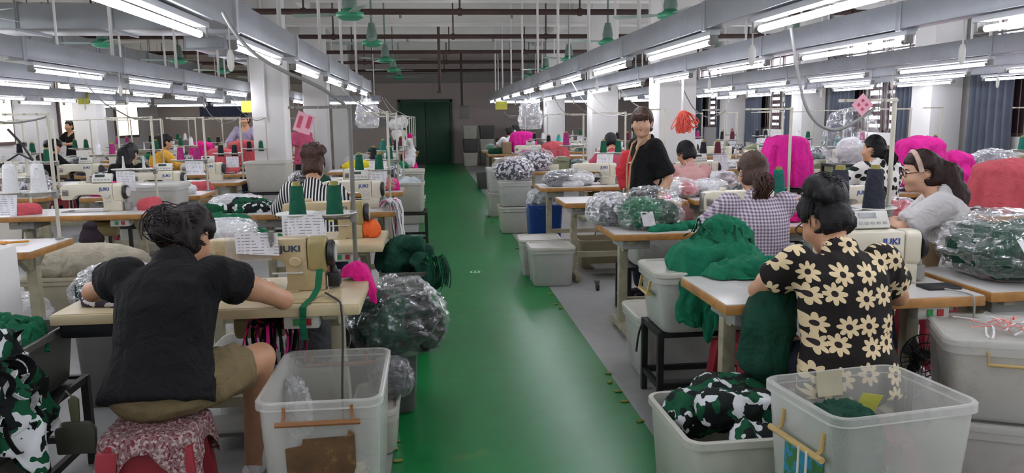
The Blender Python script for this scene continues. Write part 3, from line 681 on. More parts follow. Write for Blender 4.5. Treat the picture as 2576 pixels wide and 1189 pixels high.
# back wall door, notice boards
DG = mat('dark_green_door_paint', '#1d4a34', .45, .12, 2)
t = empty('door_1', (-.2, Y1-.02, 0)); struct(t, 'tall dark green double door at the end of the aisle')
for s in (-1, 1): MB().box((s*.42, -.03, 1.06), (.82, .05, 2.1)).box((s*.42, -.06, 1.06), (.78, .012, 2.0)).build('door_leaf', DG, t, .004)
MB().box((-.88, -.02, 1.08), (.08, .1, 2.2)).box((.88, -.02, 1.08), (.08, .1, 2.2)).box((0, -.02, 2.16), (1.84, .1, .08)).build('door_frame', DG, t)
for s in (-1, 1): MB().box((s*.06, -.085, 1.05), (.025, .03, .2)).build('door_handle', GRIM, t)
for k, (x, z, wd, h, c) in enumerate(((-6.9, 2.0, 1.5, .6, '#3b4468'), (-2.6, 1.6, .6, .8, '#b9b9b9'), (-1.55, 1.55, .35, .5, '#9aa0a0'), (-5.6, 1.75, .55, .8, '#c9b98c'), (1.15, 1.75, .3, .45, '#a09a94'))):
    b = MB().box((0, -.015, 0), (wd, .03, h)).build('notice_board', mat('board_%d' % k, c, .6, .06), None, .004, loc=(x, Y1-.001, z))
    tag(b, ['dark blue notice board high on the back wall', 'pale notice board on the back wall left of door', 'small grey notice nearest the green door left side', 'yellow notice panel on back wall near the blue board', 'small framed notice on back wall right of green door'][k], 'notice board')
# columns, beams
def column(n, x, y, wd=.5):
    o = MB().box((0, 0, ZC/2), (wd, wd, ZC)).build('column_%d' % n, WHITEP, None, .02, loc=(x, y, 0)); struct(o); return o
COLS = [(-2.55, 12.9), (-2.55, 17.9), (-2.55, 22.9), (3.2, 10.2), (3.25, 14.7), (3.25, 20.6), (-7.4, 12.9), (-7.4, 17.9), (7.7, 11.3), (7.75, 15.5), (7.8, 19.7), (7.75, 7.6)]
for k, (x, y) in enumerate(COLS): column(k+1, x, y)
BEAMM = mat('beam_paint', '#dad8d2', .85, .05, 1.5)
for k, y in enumerate((3.2, 6.6, 10.0, 13.4, 16.8, 20.2, 23.6)):
    struct(MB().box(((XL+XR)/2, y, ZC-.24), (XR-XL, .26, .48)).build('beam_cross_%d' % (k+1), BEAMM))
for k, x in enumerate((-2.55, 3.2)): struct(MB().box((x, (Y0+Y1)/2, ZC-.15), (.3, Y1-Y0, .3)).build('beam_long_%d' % (k+1), BEAMM))
struct(MB().box(((XL+XR)/2, Y1-.12, 2.9), (XR-XL, .24, .3)).build('beam_back_wall', mat('grey_beam_paint', '#8e8984', .85, .06)))
# sprinkler pipes across the hall with hangers, white conduit beside
for k, y in enumerate((4.9, 8.25, 11.5, 14.9, 18.3, 21.6, 25.3)):
    t = empty('sprinkler_pipe', (0, y, 3.06)); MB().cyl((XL+.05, 0, 0), (XR-.05, 0, 0), .042, .042, 12).build('pipe', PIPE, t)
    for x in (-7.5, -4.6, -1.75, .45, 2.2, 4.4, 6.4):
        MB().cyl((x, 0, 0), (x, 0, .86), .014, .014, 8).cyl((x-.03, 0, 0), (x+.03, 0, 0), .055, .055, 12).build('hanger', PIPE, t)
    for x in (-3.2, -.4, 1.2, 5.4): MB().cyl((x, 0, 0), (x, 0, -.09), .012, .02, 8).build('sprinkler_head', STEEL, t)
    tag(t, 'dark brown sprinkler pipe hung across the ceiling, %s from the camera' % ORD[k], 'pipe', 'sprinkler pipes across the hall')
    c = MB().cyl((XL+.05, 0, 0), (XR-.05, 0, 0), .016, .016, 8).build('conduit', WHITEP, None, loc=(0, y+1.05, 3.42)); tag(c, 'thin white conduit across the ceiling beams, %s from the camera' % ORD[k], 'conduit', 'white conduits across the hall')
for k, (x, y, z0) in enumerate(((.98, 24.9, 1.95), (-1.45, 20.5, 2.3), (.2, 17.0, 2.1))):
    o = MB().cyl((0, 0, z0), (0, 0, ZC), .032, .032, 10).cyl((0, 0, z0), (0, 0, z0+.02), .07, .07, 12).build('drop_pipe', PIPE, None, loc=(x, y, 0))
    tag(o, ['dark vertical pipe above the aisle near the back wall', 'dark vertical pipe left of the aisle by the hanging fans', 'dark vertical pipe hanging over the middle of the aisle'][k], 'pipe')
o = MB().cyl((0, 0, 0), (0, 0, ZC-1.58), .016, .016, 8).cyl((0, 0, -.02), (0, 0, .0), .02, .02, 8).build('conduit', WHITEP, None, loc=(-2.58, 12.632, 1.58)); tag(o, 'white conduit running down the face of the left column', 'conduit')
# air ducts, upper left
for k, (c, d, lb) in enumerate((((-4.9, 10.5, 2.82), (4.4, .8, .3), 'wide flat silver air duct crossing the upper left ceiling'), ((-3.15, 13.35, 2.74), (.5, 3.6, .34), 'square silver air duct running back above left rows'), ((-6.0, 16.0, 2.74), (.7, 8.6, .4), 'long silver air duct near the left wall'), ((5.25, 4.6, 2.72), (.6, 3.2, .42), 'silver air duct in the upper right over light rails'))):
    t = empty('air_duct', c); MB().box((0, 0, 0), d).build('duct_casing', SHEETM, t, .01)
    ax = 0 if d[0] > d[1] else 1; L = d[ax]; n = int(L/1.1)
    for i in range(n+1):
        p = [0, 0, 0]; p[ax] = -L/2+.03+i*(L-.06)/n; e = [d[0]+.05, d[1]+.05, d[2]+.05]; e[ax] = .03; MB().box(p, e).build('flange', GALV, t)
    for i in range(0, n+1, 2):
        p = -L/2+.2+i*(L-.4)/n
        for s in (-1, 1):
            q = [0, 0, 0]; q[ax] = p; q[1-ax] = s*(d[1-ax]/2+.03); MB().cyl((q[0], q[1], -d[2]/2), (q[0], q[1], ZC-c[2]), .008, .008, 6).build('hanger_rod', GREYPIPE, t)
    tag(t, lb, 'air duct')
# ceiling fans
def make_fan():
    t = empty('ceiling_fan')
    MB().cyl((0, 0, .3), (0, 0, 1.3), .016, .016, 8).build('rod', FANGREY, t)
    MB().lathe([(0, .36), (.045, .36), (.06, .3), (.085, .17), (.075, .13), (0, .13)], n=20).build('bell_cover', FANGREY, t)
    MB().lathe([(0, .13), (.07, .13), (.1, .1), (.15, .085), (.158, .06), (.15, .04), (.09, .005), (0, 0)], n=28).build('motor', FANG, t)
    for k in range(3):
        a = 2*PI*k/3+.35; R = Matrix.Rotation(a, 3, 'Z'); tilt = Matrix.Rotation(.16, 3, 'X')
        vs = [R@(tilt@Vector(v)+Vector((0, 0, .075))) for v in ((.14, -.03, .0), (.25, -.065, 0), (.66, -.07, 0), (.68, 0, .0), (.66, .06, 0), (.25, .05, 0), (.14, .03, 0))]
        MB().add(vs, [tuple(range(7))]).build('blade', BLADE, t, solid=.004, smooth=0)
    return t
fan0 = None
for gx, nm in ((-7.2, 'in the far left bay'), (-4.8, 'over the left rows'), (-.87, 'over the left side of the aisle'), (2.8, 'over the rows right of the aisle'), (5.9, 'over the rows by the curtained windows')):
    for k, y in enumerate((9.05, 12.3, 15.8, 19.0, 22.3)):
        lb = 'green ceiling fan %s, %s from the camera' % (nm, ORD[k]); p = (gx, y, 2.64)
        if fan0 is None: fan0 = make_fan(); fan0.location = p; tag(fan0, lb, 'ceiling fan', 'green ceiling fans'); fan0.rotation_euler = (0, 0, .3)
        else: dup(fan0, p, random.Random(k*7+int(gx*10)).uniform(0, 2), lb, 'green ceiling fans')
# ------------------------------------------------------------------ light rails
TUBEM = emit('lit_fluorescent_tube', '#f3f4ff', TUBE_POWER); FIX = mat('white_fixture_enamel', '#c9cbd0', .4, .03)
def make_light():
    t = empty('fluorescent_light')
    MB().box((0, 0, .048), (.06, 1.34, .03)).build('fixture_body', FIX, t, .006)
    MB().tube([(0, -.6, 0), (0, .6, 0)], .0155, 10).build('tube', TUBEM, t)
    for s in (-1, 1):
        MB().cyl((0, s*.6, 0), (0, s*.635, 0), .0165, .0165, 10).build('end_cap', STEEL, t)
        MB().box((0, s*.648, .018), (.042, .024, .062)).build('socket', GREYP, t, .004)
    return t
light0 = make_light(); tag(light0, 'x', 'fluorescent light')
used = [0]
def put_light(p, rz, lb):
    g = 'lit fluorescent tubes under the light rails'
    if not used[0]: used[0] = 1; light0.location = p; light0.rotation_euler = (0, 0, rz); light0['label'] = lb; light0['group'] = g
    else: dup(light0, p, rz, lb, g)
ZT = 1.95
RAILS = [(-1.06, 'rail left of the aisle', 14.4, 2.62), (-3.0, 'second rail left of the aisle', 19, 2.62), (-4.32, 'third rail left of the aisle', 20, 2.62), (-6.7, 'fourth rail left of the aisle', 20, 3.2), (-8.0, 'rail along the left wall', 20, 3.2),
         (1.56, 'rail right of the aisle', 21.5, 2.42), (2.7, 'second rail right of the aisle', 20.5, 2.42), (4.68, 'third rail right of the aisle', 19.5, 2.5), (5.85, 'fourth rail right of the aisle', 19.5, 2.5), (7.0, 'rail nearest the curtains', 19, 2.5)]
drop0 = None; sw0 = None
for x, nm, yend, y0 in RAILS:
    ys = []; y = y0+.6-1.87*3
    while y < yend: ys.append(y); y += 1.87
    a, b = -3.2, ys[-1]+.75
    t = empty('light_rail', (x, 0, 0)); zz = ZT+.07
    left = x < 0 and x > -2
    k = 0; yy = a; seg = 1.87
    while yy < b-.1:
        e = min(yy+seg, b); h = .15 if not left else .16
        MB().box((0, (yy+e)/2, zz+h/2), (.1 if not left else .12, e-yy-.004, h)).build('trunking', GALV, t, .004)
        MB().box((0, e-.01, zz+h/2-.005), (.108 if not left else .15, .05, h+.014 if not left else h+.03)).build('joint_cover', GALV if not left else FIX, t, .003)
        yy = e
    tag(t, 'grey steel trunking carrying the tubes of the '+nm, 'light rail', 'long light rails over the rows')
    n = 0
    for y in ys:
        if y > 2.2: n += 1
        lb = ('lit fluorescent tube on the %s, %s from the camera' % (nm, ORD[n-1])) if y > 2.2 else 'lit fluorescent tube of the %s beside or behind the camera' % nm
        put_light((x, y, ZT), 0, lb)
    n = 0
    for y in ys[2::1]:
        if y+.93 > b-.03: continue
        n += 1; yq = y+.93
        for yp in (4.9, 8.25, 11.5, 14.9, 18.3, 21.6, 25.3, 5.95, 9.3, 12.55, 15.95, 19.35):
            if abs(yq-yp) < .09: yq = yp-.12
        p = (x, yq, zz+.16); lb = 'thin white hanging conduit holding the %s, %s from the camera' % (nm, ORD[n-1])
        if drop0 is None: drop0 = MB().cyl((0, 0, 0), (0, 0, ZC-zz-.16), .016, .016, 8).build('hanging_conduit', WHITEP, None); drop0.location = p; tag(drop0, lb, 'conduit', 'white conduits dropping to the light rails')
        else: dup(drop0, p, 0, lb)
    n = 0
    for y in ys[3::2]:
        if y+.9 > b: continue
        n += 1; p = (x+.07, y+.86, zz-.0); lb = 'white pull switch hanging from the %s, %s from the camera' % (nm, ORD[n-1])
        if sw0 is None:
            sw0 = empty('pull_switch', p); MB().cyl((0, 0, .02), (0, 0, -.12), .004, .004, 6).build('cord', PANEL, sw0); MB().loft([rrect(.02, .012, .006, -.12, 3), rrect(.036, .018, .008, -.15, 3), rrect(.034, .016, .007, -.2, 3), rrect(.012, .01, .004, -.225, 3)]).build('switch_body', PANEL, sw0); tag(sw0, lb, 'switch', 'pull switches on the light rails')
        else: dup(sw0, p, 0, lb)
for k, (x, y, lb) in enumerate(((-1.9, 19.9, 'left of the aisle end'), (2.3, 20.9, 'right of the aisle'), (3.65, 20.9, 'further right of the aisle'), (5.9, 20.4, 'by the far right column'), (-5.0, 21.0, 'at the back of left rows'), (-6.4, 21.0, 'at the back left corner'), (-7.8, 21.0, 'at the far left wall'))):
    put_light((x, y, ZT), PI/2, 'lit fluorescent tube set crosswise at the back, '+lb)
    t = empty('light_rail', (x, y, ZT+.07)); MB().box((0, 0, .06), (1.3, .1, .12)).build('trunking', GALV, t, .004)
    for s in (-.5, .5): MB().cyl((s, 0, .12), (s, 0, ZC-ZT-.07), .014, .014, 8).build('hanging_conduit', WHITEP, t)
    tag(t, 'short grey trunking set crosswise at the back, '+lb, 'light rail')
# ------------------------------------------------------------------ sewing stations
ROWN = dict(A='left aisle row', B='second left row', C='third left row', D='fourth left row', E='right aisle row', F='second right row', G='third right row', H='curtain side row')
ROWS = dict(A=(-.965, 1.27, [3.3, 4.9, 6.7, 8.5, 10.3, 12.0, 13.7, 15.4, 17.1, 18.8]),
            B=(-3.12, 1.25, [5.0, 6.95, 8.6, 10.3, 11.95, 13.9, 15.4, 16.9, 19.1]),
            C=(-4.75, 1.2, [8.7, 10.5, 12.2, 14.0, 15.8, 17.5, 19.2]),
            D=(-6.3, 1.2, [11.6, 13.4, 15.2, 17.0, 18.8]),
            E=(1.79, 1.17, [3.05, 5.05, 7.0, 8.6, 11.2, 13.0, 14.9, 16.8, 18.6]),
            F=(3.02, 1.17, [3.1, 5.2, 7.0, 8.6, 11.3, 13.0, 15.6, 17.4]),
            G=(4.85, 1.2, [5.45, 7.2, 9.2, 11.0, 12.8, 14.6, 16.4]),
            H=(6.35, 1.2, [7.6, 9.4, 11.2, 13.0, 14.8, 16.6]))
DP = .6
tables = {}; machs = {}; stands = {}; cones = {}
T_near = make_table('sewing_table', 1.2, DP, LAM, WOOD); T_old = make_table('sewing_table', 1.27, .66, OLDTOP, OLDTOP); T_far = make_table('sewing_table', 1.2, DP, LAM, WOOD, False)
M_cream = make_machine('sewing_machine', CREAM, CREAM, BLUEINK, True); M_plain = make_machine('sewing_machine', CREAM, CREAM, BLUEINK, False); M_old = make_machine('sewing_machine', OLDCREAM, OLDBAND, DARKINK, False)
M_over = make_overlock('overlock_machine'); S_near = make_stand('thread_stand'); S_far = make_stand('thread_stand', .84, .4, .36); S_grey = make_stand('thread_stand', .86, .29, .33, GRIM)
def _drop(o, keep):
    for c in list(o.children):
        if c.name.split('.')[0] not in keep: bpy.data.objects.remove(c)
M_far = dup(M_cream, (0, 0, 0)); _drop(M_far, ('arm_body', 'motor_cover', 'handwheel', 'face_plate', 'lettering', 'control_panel'))
S_lod = dup(S_far, (0, 0, 0)); _drop(S_lod, ('pole', 'crossbar', 'arm', 'tray'))
CONE = {c: make_cone(c) for c in Y_}; CONEB = {c: make_cone(c, .2, .052) for c in ('white', 'purple', 'teal', 'navy', 'black', 'green')}
protos = [T_near, T_old, T_far, M_cream, M_plain, M_old, M_over, S_near, S_far, S_grey, M_far, S_lod]+list(CONE.values())+list(CONEB.values())
rnd = random.Random(11)
SPEC = {  # (row, index): machine, stand, cones (left, right tray), big cones, paper
 'A0': dict(t='old', m='old', s='grey', c=('green', 'green'), top=1), 'A1': dict(t='old', m='old', s='none'), 'A2': dict(m='cream', s='near', c=('green', 'green')), 'A3': dict(m='plain', s='near', c=('black', 'green')),
 'A4': dict(m='over', s='far', c=('teal', 'black')), 'A5': dict(m='over', s='far', c=('green', 'brown')), 'B0': dict(m='none', s='near', c=('white', 'white'), big=1), 'B1': dict(m='cream', s='far', c=(None, None)), 'B2': dict(m='cream', s='far', c=('purple', 'purple')),
 'B3': dict(m='plain', s='near', c=('black', 'black')), 'E0': dict(m='cream', s='near', c=('navy', 'navy'), big=1, mx=2.0), 'E1': dict(m='plain', s='none', mx=2.2), 'E2': dict(m='none', s='near', c=('white', None), big=1), 'E3': dict(m='plain', s='far', c=('green', 'green')),
 'E4': dict(m='over', s='far', c=('purple', None), big=1), 'E5': dict(m='none', s='near', c=('black', 'cyan')), 'F0': dict(m='none', s='none'), 'F1': dict(m='plain', s='none', mx=3.1), 'F2': dict(m='none', s='none'), 'F3': dict(m='cream', s='near', c=('black', 'brown')),
 'G0': dict(m='none', s='none'), 'B4': dict(m='none', s='near', c=('black', 'green')), 'B5': dict(m='none', s='far', c=('purple', 'black')), 'B6': dict(m='none', s='near', c=('green', 'white')), 'C4': dict(m='none', s='near', c=('green', 'black')), 'G1': dict(m='over', s='none', mx=4.45), 'E7': dict(m='none', s='none'), 'G2': dict(m='over', s='far', c=('green', 'teal'))}
TALLY = {'paper': 0}
for R, (cx, wd, ys) in ROWS.items():
    for i, yf in enumerate(ys):
        key = R+str(i); far = yf > 10.1; sp = SPEC.get(key)
        if sp is None:
            sp = dict(m=rnd.choice(['cream', 'cream', 'plain', 'over']), s=rnd.choice(['near', 'far', 'far']), c=(rnd.choice(['green', 'black', 'purple', 'white', None, 'teal']), rnd.choice(['green', 'black', 'purple', 'white', 'brown'])))
        old = sp.get('t') == 'old'; dp = .66 if old else DP; yc = yf+dp/2; pl = '%s table, %s' % (ORD[i], ROWN[R])
        lb = ('aged cream sewing table, %s from the camera in the %s' if old else 'white topped sewing table, %s from the camera in the %s') % (ORD[i], ROWN[R])
        t = dup(T_old if old else (T_far if far else T_near), (cx, yc, 0), 0, lb, 'sewing tables in rows', 'table'); t.scale.x = wd/(1.27 if old else 1.2); tables[key] = t
        mx = sp.get('mx', cx+.195 if key == 'A0' else cx+.25 if R == 'A' else cx+.1)
        if sp['m'] != 'none':
            pr = M_far if (far and sp['m'] != 'over') else dict(cream=M_cream, plain=M_plain, old=M_old, over=M_over)[sp['m']]
            nm = dict(cream='cream sewing machine with grey control panel', plain='plain cream sewing machine', old='yellowed cream sewing machine', over='squat olive overlock machine')[sp['m']]
            machs[key] = dup(pr, (mx, yc+.03, .763), 0, '%s on the %s' % (nm, pl), 'sewing machines on the tables', 'sewing machine'); machs[key].scale = ((1.08, 1, .86) if key == 'A0' else (1, 1, .86))
        if sp['s'] != 'none':
            pr = dict(near=S_near, far=S_far, grey=S_grey)[sp['s']]; pr = S_lod if far else pr
            sx = cx+wd/2-(.135 if key == 'E0' else .07); sy = yc+dp/2-.05; s = dup(pr, (sx, sy, .763), 0, 'thread stand with pole and two trays on the %s' % pl, 'thread stands on the tables', 'thread stand'); stands[key] = s
            tr = .33 if sp['s'] != 'far' else .36
            for x, c, sd in ((-.27, sp['c'][0], 'left'), (-.09, sp['c'][1], 'right')):
                if not c: continue
                big = sp.get('big') and c in CONEB
                cn = dup((CONEB if big else CONE)[c], (sx+x, sy-.02, .763+tr-.012), rnd.uniform(0, 6), '%s thread cone on the %s stand tray, %s' % (dict(navy='dark slate', purple='magenta', cyan='turquoise', brown='maroon').get(c, c), sd, pl), 'thread cones on the stands', 'thread cone')
            if (not far and R in 'ABEF' and key not in ('E0', 'E2')) or rnd.random() < .45:
                px_ = sx-rnd.choice((.1, .22, .27)); w_ = rnd.uniform(.16, .2); paper('hung_paper', 'white paper sheet hanging from the thread stand of the %s' % pl, 'paper', (px_-w_/2, sy-.125, .763+tr-.012), (w_, 0, 0), (rnd.uniform(-.02, .02), -.012, -rnd.uniform(.13, .19)), cm('paper'), group='papers hung on thread stands')
            # cable from the light rail to the stand
            if R in 'AEFB' and rnd.random() < .8 and key not in ('A0', 'E0'):
                rx = dict(A=-1.06, B=-3.0, E=1.56, F=2.7)[R]; top = Vector((sx, sy, .763+.83)); st = Vector((rx, sy-rnd.uniform(.2, .9), 2.02)); md = (top+st)/2+Vector((rnd.uniform(-.1, .1), 0, -rnd.uniform(.1, .28)))
                cable('grey cable sagging from the light rail to the %s' % pl, [st, (st+md)/2+Vector((0, 0, -.09)), md, (md+top)/2+Vector((0, 0, -.06)), top], .006, GREYPIPE if rnd.random() < .6 else WHITEP, group='sagging cables from light rails to stands')
r_ = random.Random(77); PILES = {}
PC = [('hot pink', PNK), ('white', WHTC), ('dark green', GRN2), ('coral', CORAL), ('grey', GRYC), ('black', BLKC), ('white printed', None), ('teal green', TEALG)]
for R, (cx, wd, ys) in ROWS.items():
    for i, yf in enumerate(ys):
        if R+str(i) in ('A0', 'A1', 'A2', 'B0', 'B1', 'E0', 'E1', 'E2', 'E3', 'F0', 'F2', 'G0', 'B4', 'B5', 'B6', 'C4', 'E5', 'E7', 'G1', 'B3'): continue
        pl = '%s table, %s' % (ORD[i], ROWN[R])
        for side in ('left', 'right'):
            if r_.random() < .3: continue
            cn, m_ = r_.choice(PC); m_ = m_ or cm('greyprint'); kd = r_.random() < .35
            if (cn, kd) not in PILES:
                o = bag('x', (.36, .3, .24), (0, 0, 0), m_, 0, 90+len(PILES)) if kd else tag(blob('cloth_pile', (.34, .3, .15), m_, 90+len(PILES), .3, 3, 40, 24), 'x', 'cloth'); PILES[(cn, kd)] = o; protos.append(o)
            dup(PILES[(cn, kd)], (cx+(-.42 if side == 'left' else .4)*wd/1.2+r_.uniform(-.04, .04), yf+.2+r_.uniform(0, .12), .764), r_.uniform(0, 6), '%s at %s end of %s' % (('clear bag of %s cloth' if kd else '%s cloth pile') % cn, side, pl), 'cloth piles and bags on the farther tables', 'plastic bag' if kd else 'cloth', sc=r_.uniform(.7, 1.05))
        if r_.random() < .55:
            k_ = 'floor_bin'
            if k_ not in PILES: PILES[k_] = tag(make_bin(.42, .4, .34, m=BINW, handles=False), 'x', 'storage bin'); protos.append(PILES[k_])
            dup(PILES[k_], (cx+r_.uniform(-.1, .1), yf-.42, 0) if False else (cx+.32*r_.choice((-1, 1)), yf+.86, 0), 0, 'milky lidded bin on the floor behind the %s' % pl, 'milky bins behind the tables', 'storage bin')
# ------------------------------------------------------------------ things on, under and between the tables
def B_(label, wd, dp, h, loc, rz=0, group=None, **k):
    o = make_bin(wd, dp, h, **k); o.location = loc; o.rotation_euler = (0, 0, rz); return tag(o, label, 'storage bin', group)
def heap(name, label, cat, caps, m, vox=.011, disp=.012, freq=16, stretch=(1, 1, 1), seed=0, org=None, d2=.004, k=.03, cuts=()):
    P = np.array([c[:3] for c in caps]+[c[3:6] for c in caps]); r = max(c[6] for c in caps); s = SDF(P.min(0)-r-.02, P.max(0)+r+.02, vox)
    for c in caps: s.cap(c[:3], c[3:6], c[6], c[7] if len(c) > 7 else c[6], k)
    for o_, n_ in cuts: s.cut(o_, n_)
    o_ = Vector(org or (P.mean(0)[0], P.mean(0)[1], P.min(0)[2]-r)); o = from_sdf(name, s, m, None, o_, disp, freq, seed, stretch, True, d2, 45, 1); o.location = o_
    return tag(o, label, cat)
# -- left front
b = B_('large clear empty storage bin beside the seated woman in black', .46, .66, .55, (-.435, 3.04, 0), 0, lid=False, m=BINC, handles=False)
for s in (-1, 1):
    y = s*.325
    MB().tube([(-.12, y+s*.004, .535), (-.12, y+s*.003, .5), (-.125, y+s*.014, .48)], .006, 8).tube([(.12, y+s*.004, .535), (.12, y+s*.003, .5), (.125, y+s*.014, .48)], .006, 8).tube([(-.15, y+s*.016, .475), (.15, y+s*.016, .475)], .011, 8).build('amber_handle', HANDLE, b)
lab = MB().prism([(-.125, .19), (-.11, .16), (-.07, .145), (0, .15), (.08, .147), (.115, .165), (.125, .2), (.125, .33), (.105, .345), (.1, .32), (-.06, .315), (-.065, .29), (-.125, .28)], -.309, -.305).build('peeling_label', mat('brown_stained_label', '#5c4327', .7, .3, 12, wear='#a07c4a', wearamt=.8, wscale=16), b); lab['label'] = 'brown peeling paper label'
lab.rotation_euler = (math.radians(5), 0, 0); lab.location = (0, .018, .12)
thing_blob('scrap_film', 'crumpled clear film scrap stuck inside the empty front bin', 'plastic film', (.09, .16, .24), FILMW, (-.6, 3.2, .24), .5, amp=.35, seed=4)
thing_blob('cloth_scraps', 'pale beige cloth scraps on the floor of the front bin', 'cloth', (0.319, 0.420, 0.123), cloth('beige_scrap_cloth', '#b5a98c'), (-.45, 2.98, .015), amp=.3, seed=5)
B_('low lidded white bin on floor behind the empty front bin', .22, .42, .2, (-.3, 3.63, 0), 0, m=BINW, handles=False)
bag('small clear bag of grey cloth on the low lidded bin', (.2, .24, .18), (-.23, 3.66, .235), GRYC, .2, 6)
B_('grey bin under the shiny bag by the aisle', .38, .4, .36, (-.29, 4.12, 0), 0, m=GREYBIN, lid=False, handles=False)
bag('shiny clear bag of dark green clothes bulging over a bin by the aisle', (.46, .46, .4), (-.22, 4.08, .33), [GRN2, BLKC], .3, 8, amp=.22)
B_('grey bin of green cloth beside the second table at the aisle', .34, .52, .56, (-.2, 5.25, 0), 0, m=GREYBIN, lid=False, handles=False)
heap('green_garments', 'dark green garments heaped on the grey bin at the aisle edge', 'clothes', [(-.3, 5.2, .6, -.12, 5.3, .62, .1), (-.24, 5.25, .68, -.14, 5.2, .7, .07), (-.1, 5.1, .6, -.03, 5.06, .5, .06)], GRN2, disp=.02, freq=14)
strips('fringe_cords', 'dark green cords trailing from the heap over the aisle', 'cords', (-.05, 5.05, .6), 26, .3, .012, [GRN2, GRN], 5, .05, droop=1.5, ang=-.6, org=(-.05, 5.05, .6))
# rack and bins at the left edge
def put(o, loc, label, cat, rz=0, group=None): o.location = loc; o.rotation_euler = (0, 0, rz); return tag(o, label, cat, group)
put(make_rack('steel_rack', .52, .66, .42), (-1.84, 3.24, 0), 'black angle steel rack at the left edge under a grey bin', 'rack')
B_('grey bin of green strips on the black rack, left edge', .46, .56, .27, (-1.82, 3.27, .421), 0, m=GREYBIN, lid=False, handles=False)
drape('green_strips', 'heap of dark green cloth strips on the grey rack bin', 'cloth strips', (-1.82, 3.2, .7), (.2, .22), .05, GRN, .07, 9, .02, 31, .6, .022, 22)
strips('loose_strips', 'thin green strips lying loose on the green cloth heap at left', 'cloth strips', (-1.84, 3.22, .76), 60, .17, .012, [GRN, TEALG], 9, .11, rise=.012, droop=.25, org=(-1.84, 3.22, .74), ang=-1.2)
B_('dark grey bin on the floor in the left corner of the picture', .5, .46, .4, (-1.74, 2.68, 0), 0, m=GREYBIN, lid=False, handles=False)
drape('printed_garments', 'green white and black garments spilling from the left corner bin', 'clothes', (-1.64, 2.68, .78), (.19, .16), .34, cm('camo'), .1, 8, .05, 21, .3, .034, 11)
M = MB(); r_ = random.Random(12)
for k in range(46):   # narrow bindings curled in loops over the heap
    th = r_.uniform(-2.6, .6); R0 = r_.uniform(.2, .27); zc = r_.uniform(.46, .86); rr = r_.uniform(.03, .075); a1 = r_.uniform(0, 6); P_ = []
    for i in range(15):
        q = a1+i/14*r_.uniform(4.2, 4.4); px_ = math.cos(q)*rr; pz_ = math.sin(q)*rr*1.3; d_ = R0+.02*math.sin(q*2+k); t_ = th+px_/R0
        b0 = Vector((-1.64+d_*math.cos(t_), 2.68+d_*.9*math.sin(t_), zc+pz_)); n_ = Vector((math.cos(t_), math.sin(t_), .3))*.013; P_.append([b0-n_, b0+n_])
    M.sheet(np.array(P_), k % 3)
o = M.build('garment_straps', [BLKC, WHTC, BLKC], None, solid=.003, smooth=60); tag(o, 'black and white bindings curling over the garments at the left edge', 'straps')
t = empty('dustpan', (-1.4, 3.02, .28)); M = MB(); M.prism([(-.075, .0), (.07, .0), (.075, .1), (.05, .13), (-.05, .13), (-.078, .1)], -.03, .0); M.build('pan', mat('olive_grey_plastic', '#54564a', .5, .15), t, .01)
MB().prism([(-.016, .13), (.016, .13), (.02, .22), (.0, .235), (-.02, .22)], -.02, -.005).build('handle', mat('olive_plastic', '#75765a', .5, .1), t, .004); MB().tube([(0, -.01, .22), (-.03, 0, .25), (-.1, .03, .155)], .004, 6).build('hook', STEEL, t)
tag(t, 'olive grey dustpan hanging from the black rack beside the stool', 'dustpan')
stool = make_stool('plastic_stool'); stool.scale.z = 1.1; put(stool, (-1.02, 2.76, 0), 'red plastic stool under the seated woman in black', 'stool', .1)
drape('seat_cover', 'floral pink cloth seat cover draped over the red stool', 'seat cover', (-1.01, 2.76, .482), (.165, .16), lambda t: .045+.13*abs(math.sin(2*t))**3, cm('cushion'), .012, 10, .012, 44, .12, .008, 12, sq=.5, rho=.03)
# on the first left table
a0 = .763; A0y = 3.63
sleeve = MB().box((0, 0, 0), (.2, .004, .13)).build('clear_sleeve', FILMW, None, loc=(-.845, 3.573, .985)); tag(sleeve, 'clear plastic sleeve clipped over the front left sewing machine', 'plastic sleeve')
pp = paper('instruction_sheet', 'printed paper sheet clipped on the front left sewing machine arm', 'paper', (-.9, 3.567, 1.055), (.19, 0, -.014), (.004, -.004, -.1), cm('paper'), .004)
o = MB().box((0, 0, 0), (.022, .03, .05)).box((0, -.014, -.03), (.014, .006, .03)).build('binder_clip', GRIM, None, .003, loc=(-.738, 3.568, 1.03)); tag(o, 'small dark clip holding paper on the front left machine', 'clip')
drape('pink_cloth', 'hot pink cloth draped over the corner of the front left table', 'cloth', (-.395, 3.87, .8), (.075, .075), lambda t: .02+.13*max(0, math.cos(t+.4))**2, PNK, .035, 7, .012, 5, .15, .012, floor=None)
o = MB().sheet(np.array([[(-.545-.0*k, 3.57-.04*k, .87-.035*k), (-.515, 3.57-.04*k, .872-.035*k)] for k in range(3)]+[[(-.56, 3.42, .772), (-.53, 3.42, .772)], [(-.575, 3.32, .769), (-.545, 3.32, .769)], [(-.582, 3.292, .76), (-.552, 3.292, .76)], [(-.585, 3.288, .68), (-.557, 3.288, .68)], [(-.58, 3.29, .62), (-.55, 3.29, .62)]])).build('green_ribbon', GRN, None, solid=.002); tag(o, 'dark green ribbon hanging over the front left table edge', 'ribbon')
heap('folded_print', 'folded black and white printed cloth at the left end of the front table', 'cloth', [(-1.55, 3.55, .785, -1.3, 3.5, .785, .03), (-1.5, 3.45, .79, -1.32, 3.42, .79, .03)], cm('greyprint'), .009, .008, 20, cuts=[((0, 0, .764), (0, 0, -1))])
thing_blob('lint_pile', 'small pale film scrap by the base of the front machine', 'film', (.12, .1, .05), FILMW, (-.83, 3.66, .765), amp=.3, seed=8)
